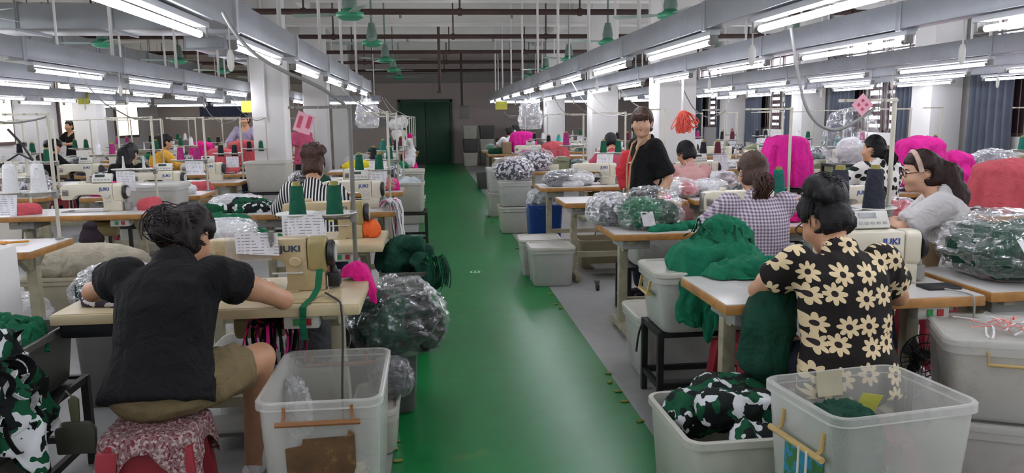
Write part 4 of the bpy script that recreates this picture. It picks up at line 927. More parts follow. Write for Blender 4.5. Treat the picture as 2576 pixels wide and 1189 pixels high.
o = MB().box((0, 0, 0), (.26, .09, .004)).build('access_plate', OLDCREAM, None, .002, loc=(-.56, 3.4, .7655)); tag(o, 'raised cream plate on the front left table beside the machine', 'plate')
MB().box((-.24, -.18, -.42), (.2, .25, .07)).build('x', BLK) and bpy.data.objects.remove(bpy.data.objects['x'])
dr = MB().box((0, 0, 0), (.2, .26, .06)).box((0, -.13, .005), (.21, .012, .065)).build('under_drawer', BLK, None, .008, loc=(-1.47, 3.46, .683)); tag(dr, 'black tray fixed below the left end of the front table', 'tray')
cable('black cable hanging from the front left table into the bin', [(-.5, 3.5, .775), (-.42, 3.34, .775), (-.405, 3.28, .77), (-.4, 3.27, .65), (-.41, 3.2, .4), (-.4, 3.14, .3)], .0045, BLK)
cable('thick grey cable from the light rail to the front left thread stand', [aty(560, 30, 3.75), aty(600, 108, 3.78), aty(700, 175, 3.82), aty(790, 210, 3.86), aty(850, 248, 3.9), (-.42, 3.91, 1.62)], .009, GREYPIPE)
strips('black_cords', 'bundle of black cords hanging under the front left table', 'cords', (-.74, 3.5, .62), 34, .34, .014, [BLKC, BLKC, PNK], 21, .05, droop=1.6, org=(-.74, 3.5, .5))
heap('bundled_clothes', 'dark clothes bundle resting on a bin under the front left table', 'clothes', [(-.66, 3.9, .43, -.56, 3.94, .43, .09), (-.64, 3.9, .52, -.58, 3.9, .5, .06)], GRYC, .012, .02, 12)
B_('clear bin of blue grey cloth under the front left table', .46, .36, .38, (-.95, 4.15, .0), 0, m=BIN, lid=False, handles=False)
thing_blob('blue_cloth', 'blue grey cloth inside the clear bin under the front table', 'cloth', (0.302, 0.235, 0.228), cloth('slate_cloth', '#3e4c52'), (-.95, 4.15, .02), amp=.25, seed=31)
B_('white bin holding the dark clothes bundle under the front table', .24, .26, .3, (-.6, 3.92, .0), 0, m=BINW, lid=True, handles=False)
bag('cloudy bag of white cloth at the left end of second table', (.4, .3, .17), (-1.36, 5.15, .765), WHTC, .2, 17, FILMW)
B_('grey bin behind the left end of the front table, under a bag', .34, .34, .5, (-1.8, 4.42, 0), 0, m=GREYBIN, handles=False)
bag('cloudy bag with green cloth behind the left shoulder of the woman in black', (.46, .34, .26), (-1.74, 4.42, .535), [GRN2, WHTC], .2, 18, FILMW)
k_ = MB().box((.03, -.0535, .17), (.03, .001, .07)).box((.03, -.0545, .19), (.016, .001, .016)).build('yellow_sticker', YELP, machs['A1']); k_['label'] = 'yellow warning sticker'
# paper and cones of the first stand are made with the station; long sheet
paper('long_order_sheet', 'large white order sheet hanging from the front left thread stand', 'paper', (-.73, 3.79, 1.1), (.19, 0, 0), (0, .0, -.125), cm('paper'), .006)
pc = MB().prism([(-.04, -.04), (.04, -.04), (.04, .04), (-.04, .04)], -.001, .001).tube([(-.035, 0, .035), (-.05, 0, .065)], .0015, 5).build('paper_cut', PINKP, None, loc=(-.62, 3.905, 1.535)); pc.rotation_euler = (0, .35, 0); pc.scale = (1.05, 1, 1.2); tag(pc, 'pink paper cutting tilted below a crossbar by the left column', 'paper decoration')
for q in ((-.02, 0), (.02, .01)): MB().box((q[0], -.002, q[1]), (.016, .002, .05)).build('red_brush_mark', ROSE, pc)
heap('orange_cloth', 'folded orange pleated cloth on the second left table', 'cloth', [(-.47, 5.28, .8, -.41, 5.24, .8, .045), (-.46, 5.26, .85, -.42, 5.24, .84, .04)], ORG, .006, .008, 34, (1, .2, .2), cuts=[((0, 0, .763), (0, 0, -1))])
heap('green_garments', 'crumpled green garments on the left half of the second table', 'clothes', [(-1.5, 5.3, .8, -1.15, 5.2, .79, .07), (-1.45, 5.35, .87, -1.28, 5.3, .86, .06), (-1.2, 5.15, .78, -1.0, 5.1, .775, .04)], GRN, .01, .016, 15, cuts=[((0, 0, .763), (0, 0, -1))])
heap('printed_garments', 'green white and black printed cloth on the third left table', 'clothes', [(-1.95, 6.9, .79, -1.5, 6.9, .79, .05), (-1.75, 7.05, .82, -1.35, 7.0, .8, .05)], cm('camo'), .011, .016, 14, cuts=[((0, 0, .763), (0, 0, -1))])
o = MB().box((0, 0, 0), (.5, .5, .03)).build('side_board', LAM, None, .004, loc=(-1.86, 7.0, .745)); tag(o, 'small side shelf extending left from the third table', 'shelf')
MB().box((.0, 0, -.37), (.05, .05, .72)).build('leg', LEGM, o)
bag('cloudy bag of white cloth left of the striped shirt woman', (.44, .3, .14), (-1.78, 7.25, .762), WHTC, 0, 19, FILMW)
heap('green_garments', 'dark green cloth pile beside the striped shirt woman', 'clothes', [(-1.5, 8.7, .82, -1.25, 8.75, .84, .08), (-1.4, 8.8, .9, -1.2, 8.8, .87, .06)], GRN2, .013, .016, 14, cuts=[((0, 0, .763), (0, 0, -1))])
heap('coral_cloth', 'coral cloth lump near the left hand of the striped shirt woman', 'cloth', [(-1.34, 6.95, .8, -1.28, 6.93, .8, .05)], CORAL, .01, .01, 18, cuts=[((0, 0, .763), (0, 0, -1))])
# white ribbons off the third table edge
M = MB(); r_ = random.Random(4)
for k in range(34):
    x = -.36+r_.uniform(-.02, .06); y = 6.85+r_.uniform(-.14, .2); L = r_.uniform(.3, .5); P = []
    for i in range(9):
        s_ = i/8; xx = x-.1+.1*min(1, s_*2.2)+.03*s_+.012*math.sin(6*s_+k); zz = .8+.05*math.sin(min(1, s_*2.2)*PI)-max(0, s_-.4)*L*1.4; P.append([(xx, y, zz), (xx+.008, y+.024, zz)])
    M.sheet(np.array(P), 1 if k % 9 == 4 else 0)
o = M.build('ribbon_bundle', [WHTC, PNK], None, solid=.002); tag(o, 'white and pink ribbons hanging from the right end of the third table', 'ribbons')
heap('pink_garment', 'hot pink and purple cloth on the fourth left table', 'clothes', [(-.6, 8.75, .8, -.42, 8.75, .8, .05), (-.5, 8.78, .86, -.43, 8.76, .84, .04)], PNK, .011, .014, 16, cuts=[((0, 0, .763), (0, 0, -1))])
put(make_rack('steel_rack', .4, .44, .43), (-.28, 9.55, 0), 'black steel rack beside the aisle under a grey lidless bin', 'rack')
B_('pale grey bin on the black rack beside the aisle', .36, .4, .36, (-.28, 9.55, .431), 0, m=BINW, lid=False, handles=False)
thing_blob('pale_cloth', 'pale blue cloth piled in the bin on the aisle rack', 'cloth', (.25, .28, .26), cloth('pale_blue_cloth', '#b9c4c8'), (-.28, 9.55, .6), amp=.25, seed=36)
B_('white bin on the aisle floor, bottom of the pair by the left rows', .42, .44, .37, (-.33, 11.68, 0), 0, m=BINW, handles=False); B_('white bin stacked on another at the aisle by the left rows', .42, .44, .37, (-.33, 11.68, .405), 0, m=BINW, handles=False)
heap('yellow_cloth', 'bright yellow cloth on the overlock tables left of the aisle', 'cloth', [(-1.3, 12.2, .82, -1.0, 12.2, .85, .08), (-.95, 12.3, .8, -.6, 12.3, .82, .07)], cloth('lemon_cloth', '#d9c62c'), .014, .016, 14, cuts=[((0, 0, .763), (0, 0, -1))])
heap('pink_garment', 'hot pink cloth hanging by the far end of the left aisle tables', 'clothes', [(-.4, 13.9, .85, -.36, 13.8, 1.0, .06), (-.42, 13.9, 1.2, -.4, 13.85, 1.25, .05), (-.36, 13.8, .82, -.32, 13.75, .7, .05)], PNK, .013, .016, 14)
heap('white_garment', 'white cloth hanging from a stand by the aisle', 'clothes', [(-.62, 13.6, 1.45, -.5, 13.6, 1.5, .1), (-.6, 13.6, 1.3, -.52, 13.6, 1.1, .08)], WHTC, .013, .016, 14)
heap('white_garment', 'white garment hanging low near the green door side of left tables', 'clothes', [(-.34, 12.7, 1.05, -.36, 12.5, .85, .07), (-.36, 12.6, 1.2, -.34, 12.7, 1.05, .04)], WHTC, .013, .016, 14)
# -- second row left and beyond
o = MB().tube([(0, 0, 0), (.1, .03, .0), (.14, .05, 0)], .008, 6).tube([(-.03, .03, 0), (.02, .0, 0)], .012, 8).build('scissors', mat('orange_plastic', '#c98a2a', .4), None, loc=(-2.83, 5.35, .775)); tag(o, 'orange handled scissors on the near left table', 'scissors')
bag('cloudy bag under the near left table', (.4, .4, .36), (-3.0, 5.75, .0), WHTC, 0, 23, FILMW)
heap('coral_cloth', 'coral cloth on the left end of the second row table', 'cloth', [(-3.6, 7.1, .8, -3.5, 7.15, .8, .06)], CORAL, .011, .012, 16, cuts=[((0, 0, .763), (0, 0, -1))])
thing_blob('fabric_roll', 'long cream cloth roll on the floor between the left tables', 'cloth roll', (.95, .3, .3), cloth('cream_cloth', '#b3ab97'), (-2.75, 6.35, .34), 0, amp=.05, seed=3, sq=.9)
B_('long cream box under the cloth roll', .9, .36, .34, (-2.75, 6.35, 0), 0, m=mat('cream_box_card', '#a39c84', .7), handles=False)
heap('hanging_bag', 'dark cloth bag hanging under the second row sewing table', 'bag', [(-2.93, 6.9, .66, -2.93, 6.9, .56, .05, .09), (-2.93, 6.9, .7, -2.9, 6.9, .64, .02)], cloth('aubergine_cloth', '#2c2029'), .011, .012, 14)
put(make_rack('steel_rack', .7, .52, .56), (-2.78, 8.0, 0), 'black steel rack behind the second row sewing machine', 'rack')
B_('wide milky bin on a rack behind the second row machine', .64, .46, .36, (-2.78, 8.0, .561), 0, m=BIN, handles=False)
thing_blob('rose_cloth', 'rose cloth inside the wide milky bin on the rack', 'cloth', (0.420, 0.302, 0.190), ROSE, (-2.78, 8.0, .575), amp=.2, seed=40)
heap('coral_cloth', 'coral cloth draped over the right end of the second row table', 'cloth', [(-2.62, 7.3, .8, -2.5, 7.25, .82, .06), (-2.48, 7.2, .78, -2.44, 7.15, .6, .05)], CORAL, .011, .014, 14)
heap('coral_cloth', 'coral cloth bundle between the left column and bin', 'cloth', [(-2.9, 9.7, .72, -2.75, 9.7, .74, .1)], CORAL, .013, .014, 14)
thing_blob('stool_box', 'low grey carton under the coral bundle', 'carton', (.45, .4, .64), CARD, (-2.82, 9.7, 0), amp=.02, sq=.2, sh=.2, flat=.01)
put(make_rack('steel_rack', .66, .5, .62), (-2.16, 10.55, 0), 'black steel rack in front of the left white column', 'rack')
B_('milky bin standing before the left white column', .58, .44, .4, (-2.16, 10.55, .621), 0, m=BINW, lid=False, handles=False)
for k, (x, y, sz, m_, lb) in enumerate(((-3.3, 14.2, (.62, .45, .42), CORAL, 'coral cloth covered machine in the second left row'), (-3.2, 12.2, (.46, .4, .36), CORAL, 'coral cloth bundle left of the white column'), (-3.2, 15.7, (.6, .45, .42), CORAL, 'far coral cloth cover in the second left row'), (-4.6, 16.2, (.5, .4, .36), PNK, 'small pink cloth cover in the third left row'))):
    drape('machine_cover', lb, 'cloth cover', (x, y, .765+sz[2]-.04), (sz[0]/2-.03, sz[1]/2-.03), sz[2]-.07, m_, .06, 7, .02, 50+k, .08, .012, group='cloth covers over machines')
t = empty('steel_frame', (-3.3, 7.6, 0)) if False else None
# hanging posters: yellow and pink notes
for k, (px, py, y, w_, h_, m_, lb) in enumerate(((632, 268, 13.2, .17, .19, YELP, 'yellow note hanging by the left white column'), (1261, 265, 17.4, .27, .18, YELP, 'yellow note hanging at the end of the right light rail'), (287, 245, 16, .2, .25, YELP, 'pale yellow note under the left rails'))):
    c = aty(px, py, y); c.x = (-3.0, 1.56, -6.7)[k]; o = paper('hanging_note', lb, 'note', (c.x-w_/2, c.y, c.z+h_/2), (w_, 0, 0), (0, 0, -h_), m_, .01); MB().tube([(0, 0, h_/2-.01), (0, 0, 2.03-c.z)], .003, 5).build('string', WHITEP, o)
c = aty(2168, 267, 3.5); pc = MB().prism([(-.055, 0), (0, -.055), (.055, 0), (0, .055)], -.001, .001).build('paper_cut', PINKP, None, loc=(2.05, 3.555, 1.59)); tag(pc, 'pink diamond paper cutting hung on the right crossbar', 'paper decoration')
for q in ((0, .02), (0, -.02), (.02, 0), (-.02, 0)): MB().prism([(q[0]-.009, q[1]), (q[0], q[1]-.009), (q[0]+.009, q[1]), (q[0], q[1]+.009)], -.003, -.0015).build('cut_hole', ROSE, pc)
st = make_stand('thread_stand', .8, .3, .3); st.location = (-3.68, 7.49, .763); tag(st, 'bare thread stand at the left end of the second left row table', 'thread stand', 'thread stands on the tables')
t = empty('lamp_arm', (-3.68, 7.47, 1.3)); MB().tube([(-.12, 0, .2), (.0, -.02, .06), (.08, -.03, -.08)], .011, 8).tube([(.08, -.03, -.08), (-.04, -.02, -.02), (-.2, -.03, -.12)], .009, 8).build('arm', BLK, t); MB().cyl((-.2, -.03, -.12), (-.26, -.03, -.125), .022, .03, 12).build('lamp_head', BLK, t); MB().box((0, .01, .06), (.03, .04, .04)).build('clamp', BLK, t)
tag(t, 'black jointed lamp arm on the bare stand at the left edge', 'lamp')
# -- right of the aisle: front
B_('open milky bin of printed cloth at the right front of the aisle', .5, .54, .4, (1.12, 2.79, 0), .02, lid=False, m=BINW, handles=False)
heap('printed_garments', 'green white and black leaf printed garment on the front right bin', 'clothes', [(.98, 2.85, .38, 1.25, 2.9, .38, .08), (1.05, 2.75, .44, 1.28, 2.75, .42, .06), (1.1, 2.92, .44, 1.3, 2.95, .42, .06), (1.12, 2.62, .37, 1.3, 2.62, .36, .05)], cm('camo'), .01, .02, 12, d2=.006)
B_('lidded bin under the clear front right bin', .5, .36, .22, (1.4, 2.31, 0), .14, m=BINW, handles=False)
b = B_('large clear bin with a yellow tag at the front right', .54, .42, .4, (1.405, 2.31, .253), .14, lid=False, m=BINC, handles=False)
MB().tube([(-.255, -.13, .33), (-.262, -.13, .27), (-.275, -.13, .262)], .007, 8).tube([(-.255, .08, .33), (-.262, .08, .27), (-.275, .08, .262)], .007, 8).tube([(-.278, -.16, .255), (-.278, .12, .255)], .011, 8).build('tan_handle', TANH, b)
lab = MB().box((-.251, -.03, .16), (.004, .2, .15)).build('picture_label', node_mat('scenic_label_print', lambda nt, co: _mix(nt, _math(nt, 'GREATER_THAN', _noise(nt, co, 30, 3), .5), '#2f7f9a', '#3d6d3f')), b); lab['label'] = 'blue and green picture label'
MB().tube([(-.29, -.1, .26), (-.292, -.1, .05)], .004, 6).tube([(-.29, -.06, .26), (-.295, -.06, .02)], .004, 6).build('white_cord', WHTC, b)
thing_blob('dark_green_garments', 'dark green garments inside the clear front right bin', 'clothes', (.26, .23, .34), GRN2, (1.33, 2.33, .27), .14, amp=.22, seed=61)
thing_blob('rose_cloth', 'faded rose cloth at the back of the clear front bin', 'cloth', (0.302, 0.067, 0.190), cloth('dusty_rose_cloth', '#7a4a52'), (1.42, 2.46, .29), .14, amp=.15, seed=62)
paper('yellow_tag', 'yellow cardboard tag standing in the clear front right bin', 'tag', (1.42, 2.36, .62), (.085, .02, -.02), (-.02, .03, -.085), YELP, .003)
paper('taped_note', 'cream paper scrap taped inside the back of the clear bin', 'paper', (1.32, 2.49, .655), (.1, .014, .0), (.005, -.01, -.09), mat('cream_paper', '#b3ac94', .8), .006)
B_('lower lidded bin of the stack at the right edge', .52, .46, .3, (2.32, 2.86, 0), -.42, m=BIN, handles=False)
thing_blob('rose_cloth', 'dull rose cloth in the lower bin at the right edge', 'cloth', (0.336, 0.286, 0.190), ROSE, (2.32, 2.86, .02), -.4, amp=.2, seed=63)
B_('upper lidded bin of the stack at the right edge', .52, .46, .31, (2.32, 2.86, .333), -.42, m=BIN, handles=True, hm=TANH)
thing_blob('beige_cloth', 'beige and coral cloth in the upper bin at the right edge', 'cloth', (0.353, 0.302, 0.209), cloth('straw_cloth', '#c2ad7c'), (2.32, 2.86, .35), -.4, amp=.2, seed=64)
strips('tangled_straps', 'tangled pink and white straps on the right edge bin lid', 'straps', (2.3, 2.84, .675), 16, .2, .008, [cloth('salmon_cloth', '#d98a82'), WHTC], 14, .1, rise=.02, droop=.05, org=(2.3, 2.84, .67))
bag('big shiny clear bag of dark green clothes on the right table', (.66, .56, .33), (2.86, 3.42, .765), [GRN2, GRN], -.15, 26, amp=.2)
paper('bag_tag', 'white paper tag lying on the big green clothes bag', 'tag', (2.55, 3.12, .99), (.1, -.02, -.02), (.02, -.06, -.09), WPAPER, .004)
bag('small clear bag beside the fan under the right table', (.28, .26, .2), (2.55, 3.9, .0), GRYC, 0, 28)
M = MB(); 
for k in range(12): a = k*PI/12; M.tube([(.1*math.cos(a), -.02, .1*math.sin(a)), (0, -.04, 0), (-.1*math.cos(a), -.02, -.1*math.sin(a))], .0022, 5)
for r__ in (.035, .07, .105): M.tube([(r__*math.cos(a), -.02-(.02 if r__ < .1 else 0), r__*math.sin(a)) for a in np.linspace(0, 2*PI, 24)], .003, 5)
t = empty('floor_fan', (2.22, 3.25, 0)); gd = M.build('guard', BLK, t); gd.location = (0, 0, .44)
MB().cyl((0, 0, .44), (0, .09, .44), .035, .03, 14).bar((0, .05, .02), (0, .05, .42), .02, .02).lathe([(0, 0), (.1, 0), (.1, .015), (.03, .025), (0, .025)], (0, .05, 0)).build('base', BLK, t)
M = MB()
for k in range(3):
    R_ = Matrix.Rotation(k*2*PI/3, 3, 'Y'); M.add([R_@Vector(v)+Vector((0, 0, .44)) for v in ((.01, 0, 0), (.05, -.01, .03), (.09, -.012, .02), (.09, .0, -.02), (.04, .004, -.02))], [(0, 1, 2, 3, 4)])
M.build('blade', BLK, t, solid=.002, smooth=0); tag(t, 'small black fan on the floor right of the flower blouse woman', 'fan')
[bpy.data.objects.remove(c_) for c_ in list(tables['E0'].children) if c_.name.startswith('treadle')]
st2 = dup(stool, (1.6, 3.66, 0), .2, 'red plastic stool in the shade under the first right table'); st3 = dup(stool, (1.56, 2.62, 0), 0, 'red plastic stool under the woman in the flower blouse'); st3.scale.z = .92; st2.scale.z = 1
put(make_rack('steel_rack', .72, .34, .42), (1.52, 4.02, 0), 'black steel rack under a lidded bin beside the aisle', 'rack')
b = B_('milky lidded bin on the black rack at the right aisle edge', .66, .42, .3, (1.46, 4.0, .421), 0, m=BIN, handles=False, lidm=BINW)
MB().tube([(-.335, -.1, .27), (-.35, -.1, .2), (-.35, .06, .2), (-.335, .06, .27)], .009, 8).box((-.34, -.02, .2), (.012, .18, .02)).build('tan_handle', TANH, b)
thing_blob('grey_cloth', 'dark grey cloth inside the rack bin at the right aisle edge', 'cloth', (0.437, 0.269, 0.152), GRYC, (1.46, 4.0, .436), amp=.15, seed=66)
drape('green_garments', 'heap of dark green garments draped over the rack bin lid', 'clothes', (1.5, 3.96, .79), (.25, .19), lambda t: .05+.26*max(0, math.cos(t+2.25))**2, TEALG, .13, 11, .03, 3, .3, .026, 11)
drape('green_garments', 'ragged dark green garments spread on the back corner of the first right table', 'clothes', (1.56, 3.6, .785), (.24, .09), .05, TEALG, .05, 9, .02, 9, .5, .024, 13, floor=-.02)
drape('green_garments', 'small crumpled green garment on top of the rack bin heap', 'clothes', (1.56, 4.0, .93), (.13, .1), .09, TEALG, .05, 9, .02, 13, .5, .026, 13)
strips('fringe_cords', 'dark green fringe sticking out of the green garment heap', 'cords', (1.5, 3.95, .9), 30, .16, .01, [GRN2, GRN], 15, .12, rise=.05, droop=.6, org=(1.5, 3.95, .88))
B_('large lidded bin on the floor behind the aisle rack', .56, .46, .37, (1.44, 4.46, 0), 0, m=BIN, handles=False, lidm=BINW)
thing_blob('rose_cloth', 'rose cloth in the lidded floor bin behind the rack', 'cloth', (0.370, 0.286, 0.190), cloth('dusty_pink_cloth', '#a07a7c'), (1.44, 4.46, .02), amp=.15, seed=67)
cable('short black strap hanging from the floor bin lid', [(1.4, 4.24, .41), (1.2, 4.2, .415), (1.14, 4.18, .36), (1.13, 4.18, .22)], .006, BLK, name='strap', cat='strap')
paper('loose_board', 'brown cardboard sheet leaning behind the right front machine', 'cardboard', (2.27, 3.66, 1.0), (.34, .03, -.14), (-.05, .0, -.22), CARD, .004)
heap('green_garment', 'small dark green cloth on the right front table by the stand', 'cloth', [(1.78, 3.5, .785, 1.86, 3.52, .79, .03)], TEALG, .007, .008, 20, cuts=[((0, 0, .763), (0, 0, -1))])
heap('green_garment', 'dark green cloth hanging from the lap of the flower blouse woman', 'clothes', [(1.42, 3.0, .84, 1.36, 2.98, .72, .06, .09), (1.36, 2.98, .72, 1.34, 2.96, .56, .09, .085), (1.34, 2.96, .56, 1.37, 2.95, .47, .085, .05), (1.44, 3.02, .84, 1.56, 3.05, .78, .05)], GRN2, .01, .02, 11, (1, 1, .45))
cable('thick grey cable looping down to the right front thread stand', [aty(1990, 70, 3.6), aty(2005, 180, 3.6), aty(2030, 290, 3.58), aty(2090, 335, 3.55), aty(2150, 310, 3.55), aty(2200, 272, 3.58)], .008, GREYPIPE)
o = MB().box((0, 0, 0), (.16, .1, .012)).build('tablet', BLK, None, .004, loc=(2.27, 3.22, .7705)); tag(o, 'dark flat phone lying at the right end of the first right table', 'phone')
cable('thin grey wire hanging over the first right table edge', [(2.25, 3.15, .775), (2.3, 3.06, .775), (2.31, 3.03, .76), (2.3, 3.02, .5), (2.28, 3.02, .3)], .004, GREYP)
# second and third right tables
put(make_rack('steel_rack', .5, .4, .4), (1.72, 5.92, 0), 'black steel rack behind the second right table', 'rack')
B_('clear bin on the rack behind the second right table', .42, .36, .3, (1.72, 5.92, .401), 0, m=BIN, lid=False, handles=False)
thing_blob('grey_cloth', 'grey print cloth in the bin behind the second right table', 'cloth', (0.286, 0.235, 0.133), cm('greyprint'), (1.72, 5.92, .42), amp=.2, seed=68)
B_('clear bin of coral cloth under the second right table', .4, .34, .34, (2.28, 5.92, .3), 0, m=BIN, lid=False, handles=False); put(make_rack('steel_rack', .44, .38, .299), (2.28, 5.92, 0), 'low black rack under the clear coral bin', 'rack')
thing_blob('coral_cloth', 'coral cloth in the clear bin behind the second table', 'cloth', (0.269, 0.218, 0.190), CORAL, (2.28, 5.92, .32), amp=.2, seed=69)
bag('big clear bag of folded green clothes on the second right table', (.42, .34, .3), (1.52, 5.33, .765), [GRN, GRN2], .3, 32, FILM, fill=.8, amp=.2)
bag('clear bag of grey print leaning at the second table corner', (.28, .3, .25), (1.29, 5.58, .765), cm('greyprint'), .5, 33, FILMW)
paper('bag_tag', 'white paper label inside the big folded clothes bag', 'tag', (1.41, 5.16, .9), (.09, .01, .0), (.02, -.02, -.1), WPAPER, .004)
heap('green_garment', 'flat green cloth pieces on the second right table', 'clothes', [(1.5, 5.14, .775, 1.72, 5.18, .775, .03), (1.72, 5.24, .78, 1.88, 5.22, .78, .03)], TEALG, .008, .012, 16, cuts=[((0, 0, .763), (0, 0, -1))])
for k, (x, y, lb) in enumerate(((1.08, 7.1, 'lidded clear bin on the floor beside the castor leg, nearer'), (1.04, 7.58, 'lidded clear bin on the floor, farther of the pair'))):
    B_(lb, .42, .4, .34, (x, y, 0), -.05*k, m=BIN, handles=False, lidm=BINW); thing_blob('grey_cloth', 'grey cloth seen through the %s floor bin of the pair' % ('nearer', 'farther')[k], 'cloth', (0.269, 0.252, 0.190), GRYC, (x, y, .02), amp=.25, seed=70+k)
t = empty('castor', (1.45, 6.72, 0)); MB().cyl((-.012, 0, .035), (.012, 0, .035), .035, .035, 16).build('wheel', BLK, t); MB().box((0, .02, .075), (.04, .05, .03)).build('fork', STEEL, t); tag(t, 'small black castor wheel below the third right table leg', 'castor')
B_('low wooden crate under the third right table', .5, .4, .3, (1.72, 7.87, .0), 0, m=mat('pale_wood_box', '#8f8468', .7), lid=False, handles=False)
bag('clear bag of coral and white cloth on the third right table', (.4, .3, .2), (2.36, 7.35, .765), [WHTC, CORAL], 0, 35, FILMW); bag('clear bag of white cloth at the joint of the third tables', (.34, .28, .18), (2.72, 7.4, .765), WHTC, .3, 36, FILMW)
heap('pink_cloth', 'hot pink cloth on the third right table below the cone', 'cloth', [(2.12, 7.2, .78, 2.24, 7.22, .78, .035)], PNK, .01, .01, 16, cuts=[((0, 0, .763), (0, 0, -1))])
bag('clear bag of camouflage print on the third table of second row', (.3, .26, .18), (3.05, 7.25, .765), cm('camo'), 0, 37)
bag('white bag of pale cloth at the left of the fourth right table', (.55, .3, .2), (1.56, 8.86, .765), [GRYC, WHTC], 0, 38, FILMW); heap('white_garment', 'white cloth under the needle of the fourth right machine', 'cloth', [(1.62, 8.78, .82, 1.8, 8.8, .83, .05), (1.7, 8.72, .79, 1.5, 8.74, .785, .03)], WHTC, .012, .012, 14, cuts=[((0, 0, .763), (0, 0, -1))])
thing_blob('blue_bin_bag', 'clear bag of grey green cloth standing in the blue bin', 'plastic bag', (.4, .38, .34), FILMW, (1.38, 9.6, .36), amp=.2, seed=39); thing_blob('grey_green_cloth', 'grey green cloth inside the bag in the blue bin', 'cloth', (0.269, 0.252, 0.266), cloth('grey_green_cloth', '#33443f'), (1.38, 9.6, .37), amp=.2, seed=41)
B_('blue bin holding a clear bag under the fourth right table', .44, .44, .48, (1.38, 9.6, 0), 0, m=BINBLUE, lid=False, handles=False)
B_('milky bin on the floor at the aisle, bottom of the pair under the dark bag', .44, .5, .33, (1.1, 10.5, 0), 0, m=BINW, handles=False); b = B_('milky bin stacked under the dark printed bag at the aisle', .44, .5, .31, (1.1, 10.5, .365), 0, m=BIN, handles=False)
thing_blob('grey_cloth', 'grey cloth in the upper milky bin under the dark bag', 'cloth', (0.286, 0.336, 0.190), GRYC, (1.1, 10.5, .38), amp=.2, seed=73)
bag('clear bag of dark printed clothes on the stacked aisle bins', (.52, .46, .34), (1.08, 10.5, .71), cm('greyprint'), 0, 42); bag('clear bag of grey printed clothes on the fifth right table', (.5, .4, .36), (1.52, 11.45, .765), cm('greyprint'), .4, 43)
B_('narrow milky bin at the aisle, lower of the far pair', .3, .5, .36, (1.0, 12.3, 0), 0, m=BINW, handles=False); B_('narrow milky bin at the aisle, upper of the far pair', .3, .5, .34, (1.0, 12.3, .395), 0, m=BIN, handles=False)
B_('small grey bin of dark cloth alone on the far aisle floor', .4, .4, .34, (1.16, 17.2, 0), 0, m=GREYBIN, lid=False, handles=False)
heap('green_garment', 'dark green cloth at the aisle end of the far right table', 'clothes', [(1.3, 17.0, .8, 1.55, 17.0, .82, .08)], GRN2, .014, .014, 14, cuts=[((0, 0, .763), (0, 0, -1))])
thing_blob('carton', 'brown carton beside the pink cover on the far right table', 'carton', (.2, .3, .26), CARD, (1.62, 16.95, .765), amp=.01, sq=.15, sh=.15, flat=.01, seed=2)
drape('machine_cover', 'magenta cloth cover over a machine on the far right table', 'cloth cover', (1.98, 17.05, 1.19), (.26, .2), .38, MAG, .05, 7, .02, 55, .08, .012, group='cloth covers over machines')
drape('machine_cover', 'pink cloth over a machine behind the gingham shirt woman', 'cloth cover', (3.82, 8.1, 1.26), (.22, .18), .46, MAG, .05, 7, .025, 56, .08, .014, group='cloth covers over machines')
put(make_rack('steel_rack', .6, .5, .755), (3.82, 8.1, 0), 'black rack carrying the pink covered machine', 'rack')
for k, (x, y, sz, m_, z, lb) in enumerate(((4.95, 7.46, (.5, .42, .52), MAG, .765, 'tall magenta cover over a machine by the curtains'), (5.42, 7.58, (.36, .38, .36), MAG, .765, 'lower magenta cover beside the tall one'), (4.6, 5.75, (.6, .44, .38), CORAL, .765, 'coral cloth cover over a machine on the right edge table'), (5.16, 5.7, (.44, .44, .34), ROSE, .765, 'rose cloth cover at the extreme right edge'), (2.1, 13.3, (.5, .4, .34), CORAL, .765, 'coral cover over a machine in the right aisle row'))):
    drape('machine_cover', lb, 'cloth cover', (x, y, z+sz[2]-.04), (sz[0]/2-.03, sz[1]/2-.03), sz[2]-.07, m_, .06, 7, .02, 57+k, .08, .012, group='cloth covers over machines')
t = empty('coiled_hose', (2.72, 8.3, 1.5)); M = MB(); r_ = random.Random(2)
for k in range(44):
    a = r_.uniform(-.5, .5); b_ = r_.uniform(.09, .125); w_ = r_.uniform(.01, .05); th = r_.gauss(.1, .3); M.tube([Vector((w_*math.sin(q), .05*a*math.sin(q), -b_+b_*math.cos(q))) @ Matrix.Rotation(th, 3, 'Y')+Vector((0, 0, .1)) for q in np.linspace(0, 2*PI, 18)], .006, 6)
M.build('coil', mat('coral_hose_plastic', '#e2604f', .45, .1), t); MB().cyl((0, 0, .1), (0, 0, .47), .012, .012, 8).build('hanging_rod', WHITEP, t); tag(t, 'coral coiled air hose hanging above the short haired woman', 'hose')
heap('red_garment', 'red cloth hanging behind the standing woman', 'clothes', [(1.93, 7.72, 1.0, 1.97, 7.72, .84, .07), (1.97, 7.72, 1.14, 1.93, 7.72, 1.0, .06)], cloth('red_cloth', '#c2303a'), .012, .014, 14)
heap('yellow_clip', 'yellow clip hanging near the glasses woman', 'clip', [(3.35, 5.75, 1.12, 3.37, 5.75, 1.12, .03)], cloth('clip_yellow', '#c9a226'), .008, .003, 14) if False else None
heap('green_garments', 'dark green cloth pile on the table beside the spotted blouse woman', 'clothes', [(3.62, 6.9, .83, 3.9, 6.95, .83, .07)], GRN, .013, .014, 14, cuts=[((0, 0, .763), (0, 0, -1))])
bag('hanging clear bag behind the spotted blouse woman', (.6, .3, .7), (5.0, 8.9, .95), WHTC, 0, 47, FILM, fill=.5); put(make_rack('steel_rack', .5, .4, .95), (5.0, 8.9, 0), 'tall black rack under the hanging clear bag', 'rack')
bag('clear bag of grey cloth on the far right cartons', (.5, .4, .4), (6.1, 7.9, .77), GRYC, 0, 48, FILMW)
